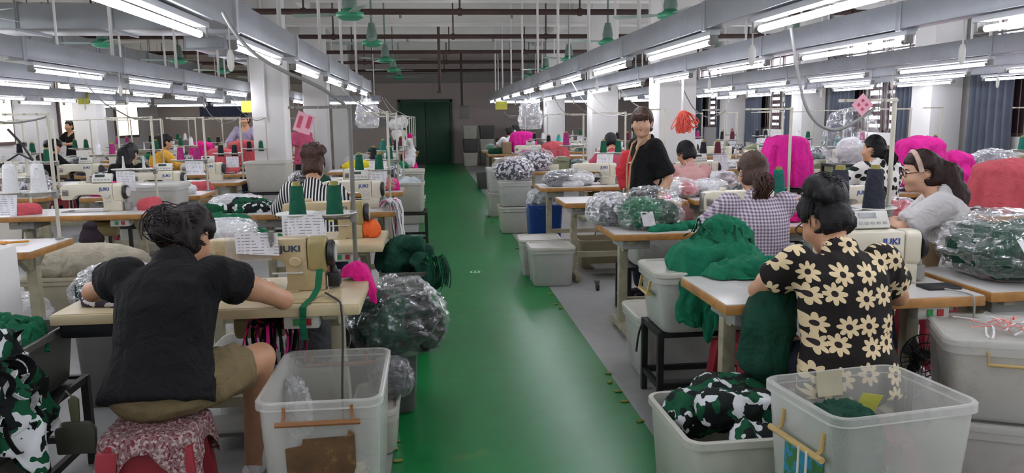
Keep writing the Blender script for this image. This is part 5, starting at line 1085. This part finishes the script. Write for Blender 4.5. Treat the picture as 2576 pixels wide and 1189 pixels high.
st = make_stand('thread_stand', .84, .36, .17); st.location = (2.74, 5.74, .763); tag(st, 'thread stand with two big teal cones behind the gingham shirt', 'thread stand', 'thread stands on the tables')
for x_, sd in ((-.27, 'left'), (-.09, 'right')):
    o = make_cone('teal', .21, .055); o.location = (2.74+x_, 5.72, .763+.158); tag(o, 'big teal thread cone behind the gingham shirt woman, %s one' % sd, 'thread cone', 'thread cones on the stands')
st = make_stand('thread_stand', .84, .4, .36); st.location = (5.0, 7.74, .763); tag(st, 'bare thread stand behind the tall magenta cover', 'thread stand', 'thread stands on the tables')
for k, (x, y, z, lb) in enumerate(((1.56, 12.3, 1.36, 'clear plastic bag hanging from the right light rail'), (-1.06, 13.2, 1.4, 'white plastic bag hanging from the left light rail'))):
    o = blob('hanging_film', (.34, .14, .5), FILMW, 95+k, .25, 3, 60, 40, .8); o.location = (x, y, z); MB().tube([(0, 0, .46), (0, 0, 2.03-z)], .004, 5).build('string', WHITEP, o); tag(o, lb, 'plastic bag')
# cartons and bins at the back wall and by the windows
r_ = random.Random(8)
for k, x in enumerate((1.25, 1.8, 2.35, 2.9)):
    for q in range((3, 3, 2, 3)[k]):
        B_('grey bin in the stacks beside the green door, stack %s level %s' % (ORD[k], ORD[q]), .5, .45, .4, (x, 25.6+.1*r_.random(), q*.436), 0, 'grey bins stacked by the back wall', m=GREYBIN if (k+q) % 2 else BINW, handles=False)
for k, (x, y, z) in enumerate(((7.5, 12.2, 0), (7.5, 12.8, 0), (7.5, 12.5, .505), (7.5, 13.6, 0), (6.2, 18.9, 0), (6.8, 18.9, 0), (7.5, 8.9, 0), (7.5, 8.9, .505))):
    o = MB().box((0, 0, .25), (.6, .5, .498)).box((0, 0, .5), (.6, .06, .003)).build('carton', CARD, None, .006, loc=(x, y, z)); tag(o, 'brown carton %s by the window wall, %s from the camera' % ('on top of another' if z else 'on the floor', ORD[k]), 'carton', 'cartons along the window wall')
for k in range(5):
    o = MB().box((0, 0, .2), (.55, .45, .398)).build('carton', CARD, None, .006, loc=(-8.3, 13.5+k*1.6, 0)); tag(o, 'brown carton on the floor by the left wall, %s from the camera' % ORD[k], 'carton', 'cartons along the left wall'); o.location.y += .6 if k == 3 else 0
o = MB().box((0, 0, .45), (.42, .3, .9)).build('white_cabinet', WHITEP, None, .006, loc=(-2.47, 4.25, 0)); tag(o, 'white cabinet edge at the left border of the picture', 'cabinet')
# aisle mark, lint
t = MB().lathe([(0, 0), (.055, 0), (.055, .002), (0, .002)], (0, 0, 0), 28).build('floor_mark', mat('pale_green_floor_mark', '#9fd0a0', .5), None, loc=(.4, 7.72, .0025)); tag(t, 'pale round footprint mark on the green aisle', 'floor mark')
for s_ in (-1, 1): MB().prism([(s_*.018-.01, -.03), (s_*.018+.01, -.03), (s_*.018+.012, .02), (s_*.018, .035), (s_*.018-.012, .02)], .0022, .003, 'z').build('footprint', GRN, t)
r_ = random.Random(6)
for k, (px, py) in enumerate(((1385, 740), (1398, 765), (1410, 775), (1300, 625), (1308, 640), (1530, 940), (1534, 962), (1572, 1010), (1610, 1060), (1556, 985), (990, 1130), (1000, 1160), (995, 1110), (1230, 545), (1236, 560))):
    p = atz(px, py, .002); o = blob('lint_scrap', (.024, .04, .01), mat('yellow_lint', '#7d7f36', .9, .3), 80+k, .4, 3, 14, 8); o.location = p; o.rotation_euler = (0, 0, r_.uniform(0, 6)); tag(o, 'tiny yellow lint scrap on the floor at the edge of the green aisle', 'lint scrap', 'lint scraps at the aisle edges')
for p in protos:
    for c in list(p.children_recursive)+[p]: bpy.data.objects.remove(c)
# ------------------------------------------------------------------ people
SKIN = mat('warm_skin', '#b98a6a', .5, .06, 14); SKIN2 = mat('fair_skin', '#c99c80', .5, .05, 14)
HAIRB = mat('black_hair', '#0d0b0d', .55, .3, 40, bump=.4, bscale=150, spec=.3); HAIRBR = mat('brown_hair', '#463227', .55, .3, 40, bump=.4, bscale=150, spec=.3); HAIRD = mat('dark_brown_hair', '#1b1414', .55, .3, 40, bump=.4, bscale=150, spec=.3)
LIPM = mat('lip_skin', '#9a5a52', .4, .05); EYEW = mat('eye_white', '#d8d4d0', .3, .02); IRIS = mat('dark_iris', '#1c1410', .2, .02)
NP = lambda v: np.array(v, float)
def ik(S, H, l1, l2, pole):
    S, H, pole = NP(S), NP(H), NP(pole); d = H-S; L = np.linalg.norm(d); L2 = min(L, (l1+l2)*.995); d = d/L; H = S+d*L2
    a = (l1*l1-l2*l2+L2*L2)/(2*L2); h = math.sqrt(max(l1*l1-a*a, 0)); p = pole-d*(pole@d); p = p/(np.linalg.norm(p)+1e-9); return S+d*a+p*h, H
def person(label, P, yaw, vox=.012, neck=(0, .12, .47), head=(0, .17, .60), hyaw=0, hpitch=20, sw=.165, hands=((-.14, .42, .24), (.14, .42, .24)), poles=((-1, -.3, -.5), (1, -.3, -.5)), elbows=None, knees=None, ankles=None,
           shirt=None, sleeve=.6, hem=-.1, fat=1.0, neckcut=.435, pants=None, pleg=1.95, skin=None, hair='bun', hairm=None, fingers=True, shoes=None, arms=True, group=None, fold_=.007, legs=True, name='person', cuff=.016, swell=1.0):
    """P pelvis point; other points are (right, front, up) from it"""
    skin = skin or SKIN; hairm = hairm or HAIRB; P = NP(P); fw = NP((-math.sin(yaw), math.cos(yaw), 0)); rt = NP((math.cos(yaw), math.sin(yaw), 0)); up = NP((0, 0, 1))
    W = lambda q: P+rt*q[0]+fw*q[1]+up*q[2]
    N = W(neck); ax = N-P; tl = np.linalg.norm(ax); tu = ax/tl; tf = np.cross(tu, rt); tf = -tf if tf@fw < 0 else tf
    A = np.stack([rt, tf, tu]); k = tl/.48; hc = W(head)
    hy = yaw+math.radians(hyaw); hp = math.radians(hpitch); hfw = NP((-math.sin(hy), math.cos(hy), 0)); hr = NP((math.cos(hy), math.sin(hy), 0)); hf = hfw*math.cos(hp)-up*math.sin(hp); hu = hfw*math.sin(hp)+up*math.cos(hp)
    H = lambda r, f, u: hc+hr*r+hf*f+hu*u
    sh = [N-tu*.06*k+rt*s*sw for s in (-1, 1)]; el = []; wr = []
    for i in (0, 1):
        t = W(hands[i]); pl = rt*poles[i][0]+fw*poles[i][1]+up*poles[i][2]
        if elbows and elbows[i] is not None:
            e = W(elbows[i]); w_ = t
        else: e, w_ = ik(sh[i], t, .27, .23, pl)
        el.append(e); wr.append(w_)
    hip = [P-up*.03+rt*s*.08 for s in (-1, 1)]
    kn = [W(q) for q in (knees or ((-.15, .42, .0), (.15, .42, .0)))]; an = [W(q) for q in (ankles or ((-.15, .32, -P[2]+.09), (.15, .32, -P[2]+.09)))]
    prof = [(-.02*k, .15*fat, .11*fat, 0), (.01, .165*fat, .12*fat, 0), (.12*k, .142*fat, .11*fat, -.008), (.26*k, .15*fat, .115*fat, -.018), (.36*k, .16, .105, -.018), (.42*k, .13, .08, -.01), (.465*k, .06, .058, 0)]
    pts = [P, N, hc]+sh+el+wr+(kn+an if legs else []); lo = np.min(pts, 0)-.24; hi = np.max(pts, 0)+.24; lo[2] = max(lo[2], .0); org = (P[0], P[1], 0)
    s = SDF(lo, hi, vox); s.trunk(P, A, prof, .03); s.chain([N-tu*.05, hc-hu*.05-hf*.01], [.052, .05], .03)
    s.ell(hc, (hr, hf, hu), (.074, .092, .112), .015); s.ell(H(0, .03, -.06), (hr, hf, hu), (.056, .06, .06), .03)
    s.cap(H(0, .088, .012), H(0, .104, -.024), .007, .012, .012); s.cap(H(0, .09, -.056), H(0, .092, -.06), .014, .012, .02); s.cap(H(0, .085, -.095), H(0, .087, -.098), .018, .016, .03)
    for q in (-1, 1): s.ell(H(q*.076, -.008, -.012), (hr, hf, hu), (.01, .02, .034), .008); s.cap(H(q*.034, .078, -.03), H(q*.05, .06, -.03), .022, .02, .03)
    for i in (0, 1):
        if not arms: break
        s.chain([sh[i], (sh[i]+el[i])/2, el[i]], [.05*fat, .044*swell, .037], .03); s.chain([el[i], el[i]*.62+wr[i]*.38, wr[i]], [.038, .038*swell, .025], .02)
        d = wr[i]-el[i]; d = d/np.linalg.norm(d); side = rt*(1 if i == 0 else -1); side = side-d*(side@d); side = side/(np.linalg.norm(side)+1e-9); dn = np.cross(d, side); dn = dn if dn[2] < 0 else -dn
        pa = wr[i]+d*.075
        for q in (-1, 0, 1): s.cap(wr[i]+side*q*.012, pa+side*q*.024, .016, .013, .015)
        if fingers:
            for j, (o_, L) in enumerate(((.033, .068), (.012, .076), (-.011, .07), (-.032, .056))):
                b = pa+side*o_; m_ = b+(d*.75+dn*.45)*L*.55; s.cap(b, m_, .0088, .008, .006); s.cap(m_, m_+(d*.35+dn*.85)*L*.5, .0082, .007, .004)
            b = wr[i]+d*.03+side*.028; m_ = b+(side*.6+d*.65+dn*.3)*.036; s.cap(b, m_, .012, .0095, .01); s.cap(m_, m_+(d*.8+dn*.5)*.03, .0095, .008, .004)
        else: s.cap(pa, pa+(d*.6+dn*.7)*.06, .026, .018, .015)
    if legs:
        for i in (0, 1):
            s.chain([hip[i], (hip[i]+kn[i])/2, kn[i]], [.08*fat, .078*fat, .057], .03); s.chain([kn[i], kn[i]*.68+an[i]*.32, an[i]], [.056, .055, .036], .02)
            s.cap(an[i]+up*-.03, an[i]+fw*.13-up*.055, .036, .03, .02)
    body = from_sdf(name, s, skin, None, org, relax=1); body.location = org; tag(body, label, 'person', group)
    K = lambda n, s_, m_, **kw: from_sdf(n, s_, m_, body, org, **kw)
    # shirt
    if shirt is not None:
        c = SDF(lo, hi, vox); g = cuff
        pr = [(r[0], r[1]+g, r[2]+g, r[3]) for r in prof[1:]]; pr = [(hem*k-.02, .178*fat+g, .135*fat+g, 0)]+pr
        c.trunk(P, A, pr, .03)
        for i in (0, 1):
            v = el[i]-sh[i]
            if sleeve <= 1: e = sh[i]+v*sleeve; c.chain([sh[i]-v*.02, e, e+v*.04], [.055*fat+g*.9, .05*swell+g*1.1, .05*swell+g*1.2], .035)
            else: e = el[i]+(wr[i]-el[i])*(sleeve-1); c.chain([sh[i], el[i], e, e+(wr[i]-el[i])*.1], [.058+g, .045+g, .036+g, .036+g], .03)
        # cut at cuffs, hem and neckline
        X, Y, Z = c.coords()
        for i in (0, 1):
            v = el[i]-sh[i] if sleeve <= 1 else wr[i]-el[i]; L = np.linalg.norm(v); v = v/L; e = sh[i]+(el[i]-sh[i])*sleeve if sleeve <= 1 else el[i]+(wr[i]-el[i])*(sleeve-1)
            pl = (X-e[0])*v[0]+(Y-e[1])*v[1]+(Z-e[2])*v[2]; near = np.sqrt((X-e[0])**2+(Y-e[1])**2+(Z-e[2])**2)-.13; c.f = np.maximum(c.f, -np.maximum(-pl, near)).astype(np.float32)
        if P[2] < .8 or True: c.cut(P+tu*hem*k, -tu)
        nk = N-tu*(.48-neckcut)*k+tf*.035; d_ = np.sqrt(((X-nk[0])*rt[0]+(Y-nk[1])*rt[1])**2+((X-nk[0])*tf[0]+(Y-nk[1])*tf[1]+(Z-nk[2])*tf[2])**2+(((X-nk[0])*tu[0]+(Y-nk[1])*tu[1]+(Z-nk[2])*tu[2])*.75-.03)**2)-.082; c.carve(d_)
        K('shirt', c, shirt, disp=fold_, freq=9, stretch=(1.2, 1.2, .8), seed=len(label), d2=.0015, f2=20)
    if pants is not None and legs:
        c = SDF(lo, hi, vox); c.trunk(P, A, [(-.02*k, .168*fat, .122*fat, 0), (.01, .178*fat, .132*fat, 0), (.04*k, .15*fat, .115*fat, 0)], .03)
        for i in (0, 1):
            if pleg <= 1: e = hip[i]+(kn[i]-hip[i])*pleg; c.chain([hip[i], (hip[i]+e)/2, e], [.088*fat, .094*fat, .09*fat], .03)
            else: e = kn[i]+(an[i]-kn[i])*(pleg-1); c.chain([hip[i], kn[i], e], [.088*fat, .075, .055], .03)
            v = (kn[i]-hip[i]) if pleg <= 1 else an[i]-kn[i]; v = v/np.linalg.norm(v); X, Y, Z = c.coords(); pl = (X-e[0])*v[0]+(Y-e[1])*v[1]+(Z-e[2])*v[2]; near = np.sqrt((X-e[0])**2+(Y-e[1])**2+(Z-e[2])**2)-.14; c.f = np.maximum(c.f, -np.maximum(-pl, near)).astype(np.float32)
        K('trousers', c, pants, disp=.006, freq=10, seed=5, d2=.002, f2=26)
    if shoes is not None and legs:
        for i in (0, 1):
            c = SDF(an[i]-.12, an[i]+.2, min(vox, .01)); c.cap(an[i]-up*.035-fw*.02, an[i]-up*.045+fw*.13, .042, .036, .02); c.cut(an[i]-up*.085, (0, 0, -1)); K('shoe', c, shoes)
    # hair
    lo2 = hc-.5; hi2 = hc+.2; lo2[2] = hc[2]-.62 if hair in ('long',) else hc[2]-.36; c = SDF(lo2 if hair in ('long', 'pony') else hc-.24, hi2 if hair not in ('long', 'pony') else hc+.24, min(vox, .011))
    c.ell(H(0, -.012, .014), (hr, hf, hu), (.089, .1, .116), .02)
    if hair in ('bun', 'pony', 'long', 'updo'): c.ell(H(0, -.05, -.045), (hr, hf, hu), (.072, .062, .07), .03)
    if hair == 'short': c.ell(H(0, -.03, -.04), (hr, hf, hu), (.086, .08, .075), .03)
    X, Y, Z = c.coords(); qf = (X-hc[0])*hf[0]+(Y-hc[1])*hf[1]+(Z-hc[2])*hf[2]; qu = (X-hc[0])*hu[0]+(Y-hc[1])*hu[1]+(Z-hc[2])*hu[2]; qr = (X-hc[0])*hr[0]+(Y-hc[1])*hr[1]+(Z-hc[2])*hr[2]
    line = .03 if hair == 'bangs' else .03 if hair == 'short' else .062
    face = np.maximum(.025-qf+np.maximum(qu, -.06)*.35, qu-line); face = np.maximum(face, np.abs(qr)-(.062 if hair == 'bangs' else 9)); c.carve(face)   # face opening
    if hair != 'long': c.carve(np.maximum(qu+.085, -qu-9))                  # nape
    if hair == 'bangs':
        for q in (-1, 1): c.cap(H(q*.066, .02, .03), H(q*.072, -.005, -.06), .022, .016, .02)
    ear = np.sqrt((qf+.004)**2+(qu+.014)**2)-.034; c.carve(np.maximum(ear, .06-np.abs(qr)))
    if hair == 'bun':
        for q in ((-.03, -.09, -.03, .055), (-.06, -.1, .01, .04), (.01, -.11, .0, .04), (-.02, -.11, -.05, .035)): c.cap(H(*q[:3]), H(q[0], q[1]-.005, q[2]), q[3], q[3], .015)
    if hair == 'updo':
        for q in ((0, -.06, .08, .06), (-.04, -.07, .1, .045), (.05, -.07, .09, .045), (0, -.1, .05, .05), (.02, -.05, .13, .03), (-.05, -.09, .05, .035)): c.cap(H(*q[:3]), H(q[0]*1.2, q[1]-.01, q[2]+.01), q[3], q[3], .015)
    if hair == 'pony': c.chain([H(0, -.1, -.03), hc-hf*.135-up*.09, hc-hf*.13-up*.17, hc-hf*.11-up*.23], [.03, .04, .034, .012], .02)
    if hair == 'long':
        c.chain([H(0, -.09, .02), hc-hf*.16-up*.06, hc-hf*.2-up*.2, hc-hf*.2-up*.34, hc-hf*.18-up*.46], [.045, .066, .075, .062, .02], .03); c.cap(H(.03, -.1, -.02), hc-hf*.13-up*.14+hr*.04, .05, .04, .02)
    if hair == 'bangs':
        c.ell(H(0, -.06, -.02), (hr, hf, hu), (.075, .06, .07), .03); [c.cap(H(q, .085, .06), H(q*1.1, .094, .022), .014, .008, .012) for q in (-.05, -.03, -.01, .01, .03, .05)]
    K('hair', c, hairm, disp=.004 if hair not in ('bun', 'updo', 'long') else .009, freq=34, stretch=(1, 1, .35), seed=3, d2=.002, f2=90)
    if vox < .014:
        r_ = random.Random(len(label)); M = MB(); tg = NP({'bun': (-.03, -.1, -.02), 'updo': (0, -.07, .08), 'pony': (0, -.1, -.03), 'long': (0, -.1, .0), 'short': (0, .05, -.12), 'bangs': (0, -.09, -.04)}[hair]); tg = tg/np.linalg.norm(tg)
        for k_ in range(150):
            d0 = NP((r_.gauss(0, .75), r_.uniform(-.9, .75), r_.uniform(-.35, 1)))
            if hair == 'short': d0 = NP((r_.gauss(0, .3), r_.gauss(-.3, .3), 1)); tg = NP((d0[0]*4, d0[1]*3, -.55)); tg = tg/np.linalg.norm(tg)
            d0 = d0/np.linalg.norm(d0); pts = []
            if d0[1] > .3 and d0[2] < .5: continue
            for i in range(9):
                q = i/8; dd = d0*(1-q)+tg*q; dd = dd/(np.linalg.norm(dd)+1e-6); m_ = 1.025+.012*math.sin(k_+q*5); pts.append(H(dd[0]*.089*m_, -.012+dd[1]*.1*m_, .014+dd[2]*.116*m_)-NP(org))
            if hair == 'short' and pts[-1] @ hu < (H(0, 0, -.07)-NP(org)) @ hu: continue
            M.tube(pts, [.0008]+[.0022]*7+[.001], 4)
        if hair in ('updo', 'bun', 'pony', 'long'):
            c0 = {'updo': (0, -.06, .09), 'bun': (-.03, -.1, -.02), 'pony': (0, -.11, -.1), 'long': (0, -.13, -.12)}[hair]
            for k_ in range(150 if hair == 'updo' else 80):
                dv = NP((r_.gauss(0, 1), r_.gauss(-.3, 1), r_.gauss(0, 1))); dv = dv/np.linalg.norm(dv); ax_ = np.cross(dv, NP((r_.gauss(0, 1), r_.gauss(0, 1), r_.gauss(0, 1)))); ax_ = ax_/np.linalg.norm(ax_); R0 = r_.uniform(.055, .088)
                if hair in ('pony', 'long'):
                    Lq = .2 if hair == 'pony' else .46; s0 = NP((r_.uniform(-.03, .03), -.1-r_.uniform(0, .04), -.02)); M.tube([H(*s0)+(-hf*.045*math.sin(q*PI)*1.5-up*Lq*q+hr*(dv[0]*.03*math.sin(q*7+k_)+dv[0]*.04*math.sin(q*PI)))-NP(org) for q in np.linspace(0, 1, 9)], .0028, 4)
                else:
                    t0 = r_.uniform(0, 6); M.tube([H(*(NP(c0)+(dv*math.cos(t0+q)+ax_*math.sin(t0+q))*R0*(1+.25*q/3*r_.random())))-NP(org) for q in np.linspace(0, r_.uniform(1, 2.6), 8)], .0022, 4)
        M.build('hair_strands', hairm, body)
    body['_h'] = [list(map(float, v)) for v in (hc, hr, hf, hu)]
    return body
def face_parts(body, glasses=None, eyes=True):
    hc, hr, hf, hu = [NP(list(v)) for v in body['_h']]; O = NP(body.location); H = lambda r, f, u: Vector(hc+hr*r+hf*f+hu*u-O)
    if eyes:
        for s in (-1, 1):
            e = MB(); M_ = Matrix((hr, hf, hu)).transposed().to_3x3()
            e.lathe([(0, -.011), (.0085, -.007), (.012, 0), (.0085, .007), (0, .011)], H(s*.032, .079, .012), 12, 0, M_@Matrix.Diagonal((1.25, .6, .75))); e.lathe([(0, -.003), (.0055, -.002), (.006, 0), (.0055, .002), (0, .003)], H(s*.032, .0865, .012), 10, 1, M_@Matrix.Rotation(PI/2, 3, 'X')); e.build('eye', [EYEW, IRIS], body)
            MB().tube([H(s*.014, .089, .03), H(s*.032, .088, .035), H(s*.052, .074, .03)], [.003, .0035, .002], 6).build('eyebrow', HAIRD, body)
        MB().tube([H(-.024, .088, -.056), H(-.008, .101, -.052), H(0, .103, -.054), H(.008, .101, -.052), H(.024, .088, -.056)], [.002, .005, .005, .005, .002], 8).tube([H(-.02, .089, -.06), H(0, .102, -.064), H(.02, .089, -.06)], [.002, .006, .002], 8).build('lips', LIPM, body)
    if glasses:
        g = MB()
        for s in (-1, 1):
            g.tube([H(s*.034+.026*math.cos(a), .1, .01+.02*math.sin(a)) for a in np.linspace(0, 2*PI, 17)], .0025, 6); g.tube([H(s*.06, .1, .014), H(s*.084, .06, .012), H(s*.086, -.01, .01)], .0026, 6)
        g.tube([H(-.01, .102, .014), H(.01, .102, .014)], .0025, 6).build('glasses', BLK, body)
KHAKI = cloth('khaki_cloth', '#77684a'); NAVYC = cloth('navy_cloth', '#1e2430'); DENIM = cloth('dark_denim_cloth', '#232a36')
def seated(label, hx, hy, hz, yaw=0, dz=.0, **k):
    """seat a figure so that its head centre lies at (hx, hy, hz)"""
    hd = k.get('head', (0, .17, .60)); fw = (-math.sin(yaw), math.cos(yaw)); rt = (math.cos(yaw), math.sin(yaw))
    return person(label, (hx-fw[0]*hd[1]-rt[0]*hd[0], hy-fw[1]*hd[1]-rt[1]*hd[0], hz-hd[2]), yaw, **k)
# the woman at the front left
p1 = person('person in black t-shirt and khaki shorts bent over the front left sewing machine', (-1.0, 2.8, .625), -.08, vox=.009, neck=(-.01, .2, .40), head=(.01, .33, .48), hyaw=-12, hpitch=42, sw=.17,
    hands=((-.1, .68, .225), (.1, .7, .235)), elbows=((-.4, .36, .255), (.33, .46, .185)), knees=((-.16, .42, -.06), (.26, .33, -.02)), ankles=((-.12, .42, -.525), (.16, .46, -.525)),
    shirt=BLKC, sleeve=.33, hem=-.085, fat=1.04, pants=KHAKI, pleg=.72, hair='bun', hairm=HAIRD, shoes=WHTC, fold_=.006, cuff=.02, neckcut=.425)
face_parts(p1, eyes=False)
p7 = person('person in dark blouse printed with cream daisies at the front right table', (1.585, 2.745, .56), -.06, vox=.009, neck=(.0, .14, .46), head=(-.005, .27, .56), hyaw=26, hpitch=38, sw=.17,
    hands=((-.06, .6, .3), (.2, .62, .3)), elbows=((-.27, .26, .27), (.35, .3, .22)), shirt=cm('daisies'), sleeve=.58, hem=-.1, fat=1.06, pants=NAVYC, hair='updo', hairm=HAIRB, fold_=.006, neckcut=.44)
face_parts(p7, glasses=True, eyes=False)
p6 = seated('person in purple gingham shirt with a low brown ponytail', 1.97, 4.62, 1.2, -.0, vox=.011, head=(0, .15, .62), neck=(0, .08, .48), hyaw=0, hpitch=12, sw=.175, hands=((-.2, .48, .16), (.1, .5, .2)), poles=((-1, -.2, -.5), (1, -.3, -.6)), shirt=cm('gingham'), sleeve=.95, hem=-.12, fat=1.06, pants=NAVYC, hair='pony', hairm=HAIRBR, cuff=.022, skin=SKIN2)
p8 = seated('person in white t-shirt with glasses and a long dark ponytail, facing left', 2.93, 4.4, 1.2, 1.05, vox=.011, head=(0, .2, .60), neck=(0, .1, .47), hyaw=14, hpitch=14, sw=.17, hands=((-.12, .46, .36), (.12, .4, .3)), poles=((-1, -.3, -.8), (1, -.3, -.8)), shirt=cloth('white_shirt_cloth', '#c4c1bf', .85, .05), sleeve=.85, hem=-.12, fat=1.12, pants=NAVYC, hair='long', hairm=mat('reddish_brown_hair', '#2b1713', .55, .3, 30, bump=.4, bscale=150, spec=.3), cuff=.024, skin=SKIN2, fold_=.005)
face_parts(p8, glasses=True)
hc, hr, hf, hu = [NP(list(v)) for v in p8['_h']]
hb = MB().tube([Vector(hc+hr*.094*math.cos(a)+hu*(.128*math.sin(a)+.0)+hf*.02-NP(p8.location)) for a in np.linspace(.05, PI-.05, 16)], .014, 8).build('headband', cloth('cream_headband_cloth', '#bfa596'), p8)
p4 = person('person standing in black top with beige trim, one hand behind her back', (1.76, 6.3, .9), 1.75, vox=.011, neck=(0, .0, .46), head=(0, .035, .6), hyaw=58, hpitch=4, sw=.165, hands=((-.2, -.02, -.06), (.2, -.06, -.02)), elbows=((-.215, -.1, .15), (.215, -.1, .15)), knees=((-.09, .02, -.42), (.09, .02, -.42)), ankles=((-.09, -.02, -.81), (.09, -.02, -.81)),
    shirt=BLKC, sleeve=.9, hem=-.18, pants=NAVYC, hair='bangs', hairm=HAIRBR, skin=SKIN2, shoes=BLK, fat=.95)
face_parts(p4)
p4.location.z = 0
TRIM = cloth('beige_trim_cloth', '#b59a72'); f4 = NP((-math.sin(1.75), math.cos(1.75), 0)); r4 = NP((math.cos(1.75), math.sin(1.75), 0)); B4 = NP((0, 0, .9)); q4 = lambda r, f, u: Vector(B4+r4*r+f4*f+NP((0, 0, u)))
MB().tube([q4(-.07, .0, .5), q4(-.07, .09, .42), q4(-.035, .15, .25), q4(-.01, .155, .05), q4(-.005, .17, -.14)], .008, 8).tube([q4(.07, .0, .5), q4(.07, .09, .42), q4(.035, .15, .25), q4(.02, .155, .05), q4(.02, .17, -.14)], .008, 8).build('trim', TRIM, p4)
sc_ = MB().tube([q4(.0, .19, .06), q4(.0, .195, -.02)], .012, 6).tube([q4(.01+.02*math.cos(a), .195, -.06+.035*math.sin(a)) for a in np.linspace(0, 2*PI, 12)], .005, 6).build('scissors', STEEL, p4)
p2 = seated('person in black and white striped shirt with a messy brown bun', -.95, 6.35, 1.18, 0, vox=.012, head=(0, .2, .59), neck=(0, .1, .46), hpitch=34, hands=((-.2, .48, .22), (.12, .5, .24)), shirt=cm('stripes'), sleeve=1.2, hem=-.1, fat=1.05, pants=NAVYC, hair='updo', hairm=HAIRBR, cuff=.02)
p5 = seated('person in pale pink top with short black hair at the fourth right row', 2.67, 8.0, 1.16, .12, vox=.013, head=(0, .17, .6), neck=(0, .08, .47), hpitch=26, hyaw=20, hands=((-.16, .45, .2), (.14, .48, .2)), shirt=cloth('pale_pink_cloth', '#cf9f9a', .85, .06), sleeve=.7, hem=-.1, pants=NAVYC, hair='short', hairm=HAIRB)
p9 = seated('person in white blouse with black spots and black tied hair', 4.1, 6.88, 1.22, .1, vox=.013, head=(0, .13, .61), neck=(0, .06, .48), hpitch=8, hyaw=32, hands=((-.2, .42, .16), (.14, .4, .2)), shirt=cm('blots'), sleeve=.75, hem=-.1, fat=1.05, pants=NAVYC, hair='pony', hairm=HAIRB, cuff=.024)
far = dict(vox=.019, fingers=False, pants=NAVYC)
p3 = person('person standing in a pink t-shirt behind the left white column', (-2.24, 13.9, .88), 1.0, neck=(0, .02, .46), head=(0, .05, .6), hyaw=-20, hands=((-.16, .2, -.02), (.16, .2, -.0)), knees=((-.09, .02, -.42), (.09, .02, -.42)), ankles=((-.09, -.02, -.79), (.09, -.02, -.79)), shirt=cloth('pink_shirt_cloth', '#c85878'), hair='short', **far)
p10 = seated('person in yellow top seated far left with dark hair', -4.36, 13.35, 1.22, -.9, head=(0, .2, .6), hpitch=30, shirt=YEL, sleeve=1.5, hair='long', **far)
p12 = seated('person with long dark hair in black seated at the third left row', -3.72, 10.05, 1.17, -.1, head=(0, .18, .6), hpitch=25, shirt=BLKC, sleeve=1.5, hair='long', **far)
p11 = seated('person in black with a bun bent over a far left machine', -5.9, 12.9, 1.18, -.5, head=(0, .22, .58), hpitch=40, shirt=BLKC, sleeve=1.2, hair='bun', **far)
p16 = person('person in black top with white sleeves standing at the far left', (-8.1, 18.6, .88), 2.6, neck=(0, .02, .46), head=(0, .05, .6), hpitch=5, hands=((-.16, .3, .2), (.16, .3, .2)), knees=((-.09, .02, -.42), (.09, .02, -.42)), ankles=((-.09, -.02, -.79), (.09, -.02, -.79)), shirt=BLKC, hair='bun', **far)
p13 = person('person in lilac top with face mask standing left of the column', (-3.45, 15.05, .98), 2.9, neck=(0, .02, .46), head=(0, .04, .6), hpitch=10, hands=((-.16, .3, .1), (.16, .3, .1)), knees=((-.09, .02, -.46), (.09, .02, -.46)), ankles=((-.09, -.02, -.89), (.09, -.02, -.89)), shirt=LILAC, sleeve=1.4, hair='bangs', **far)
p14 = seated('person in rose shirt with black hair behind the dark green cones', 2.5, 10.75, 1.2, 0, head=(0, .2, .6), hpitch=35, shirt=ROSE, sleeve=.7, hair='short', fat=1.1, **far)
p15 = seated('person in white t-shirt beside the pink machine cover at the far aisle end', 1.82, 18.3, 1.22, .2, head=(0, .15, .6), hpitch=20, shirt=WHTC, sleeve=.7, hair='short', **far)
for k_, (x, y) in enumerate(((1.97, 4.46), (-.95, 6.15), (2.68, 7.83), (4.1, 6.75), (-4.23, 13.22), (-3.7, 9.87), (-5.8, 12.7), (2.5, 10.55), (1.83, 18.15), (3.02, 4.3))):
    dup(stool, (x, y, 0), 0, 'red plastic stool under the person in %s' % ('purple gingham', 'black and white stripes', 'pale pink', 'white spotted blouse', 'yellow', 'black at the third left row', 'black bent over far left', 'rose', 'white at the far aisle end', 'white with glasses')[k_], 'red plastic stools').scale.z = .92
for o_ in bpy.data.objects:
    if '_h' in o_.keys(): del o_['_h']
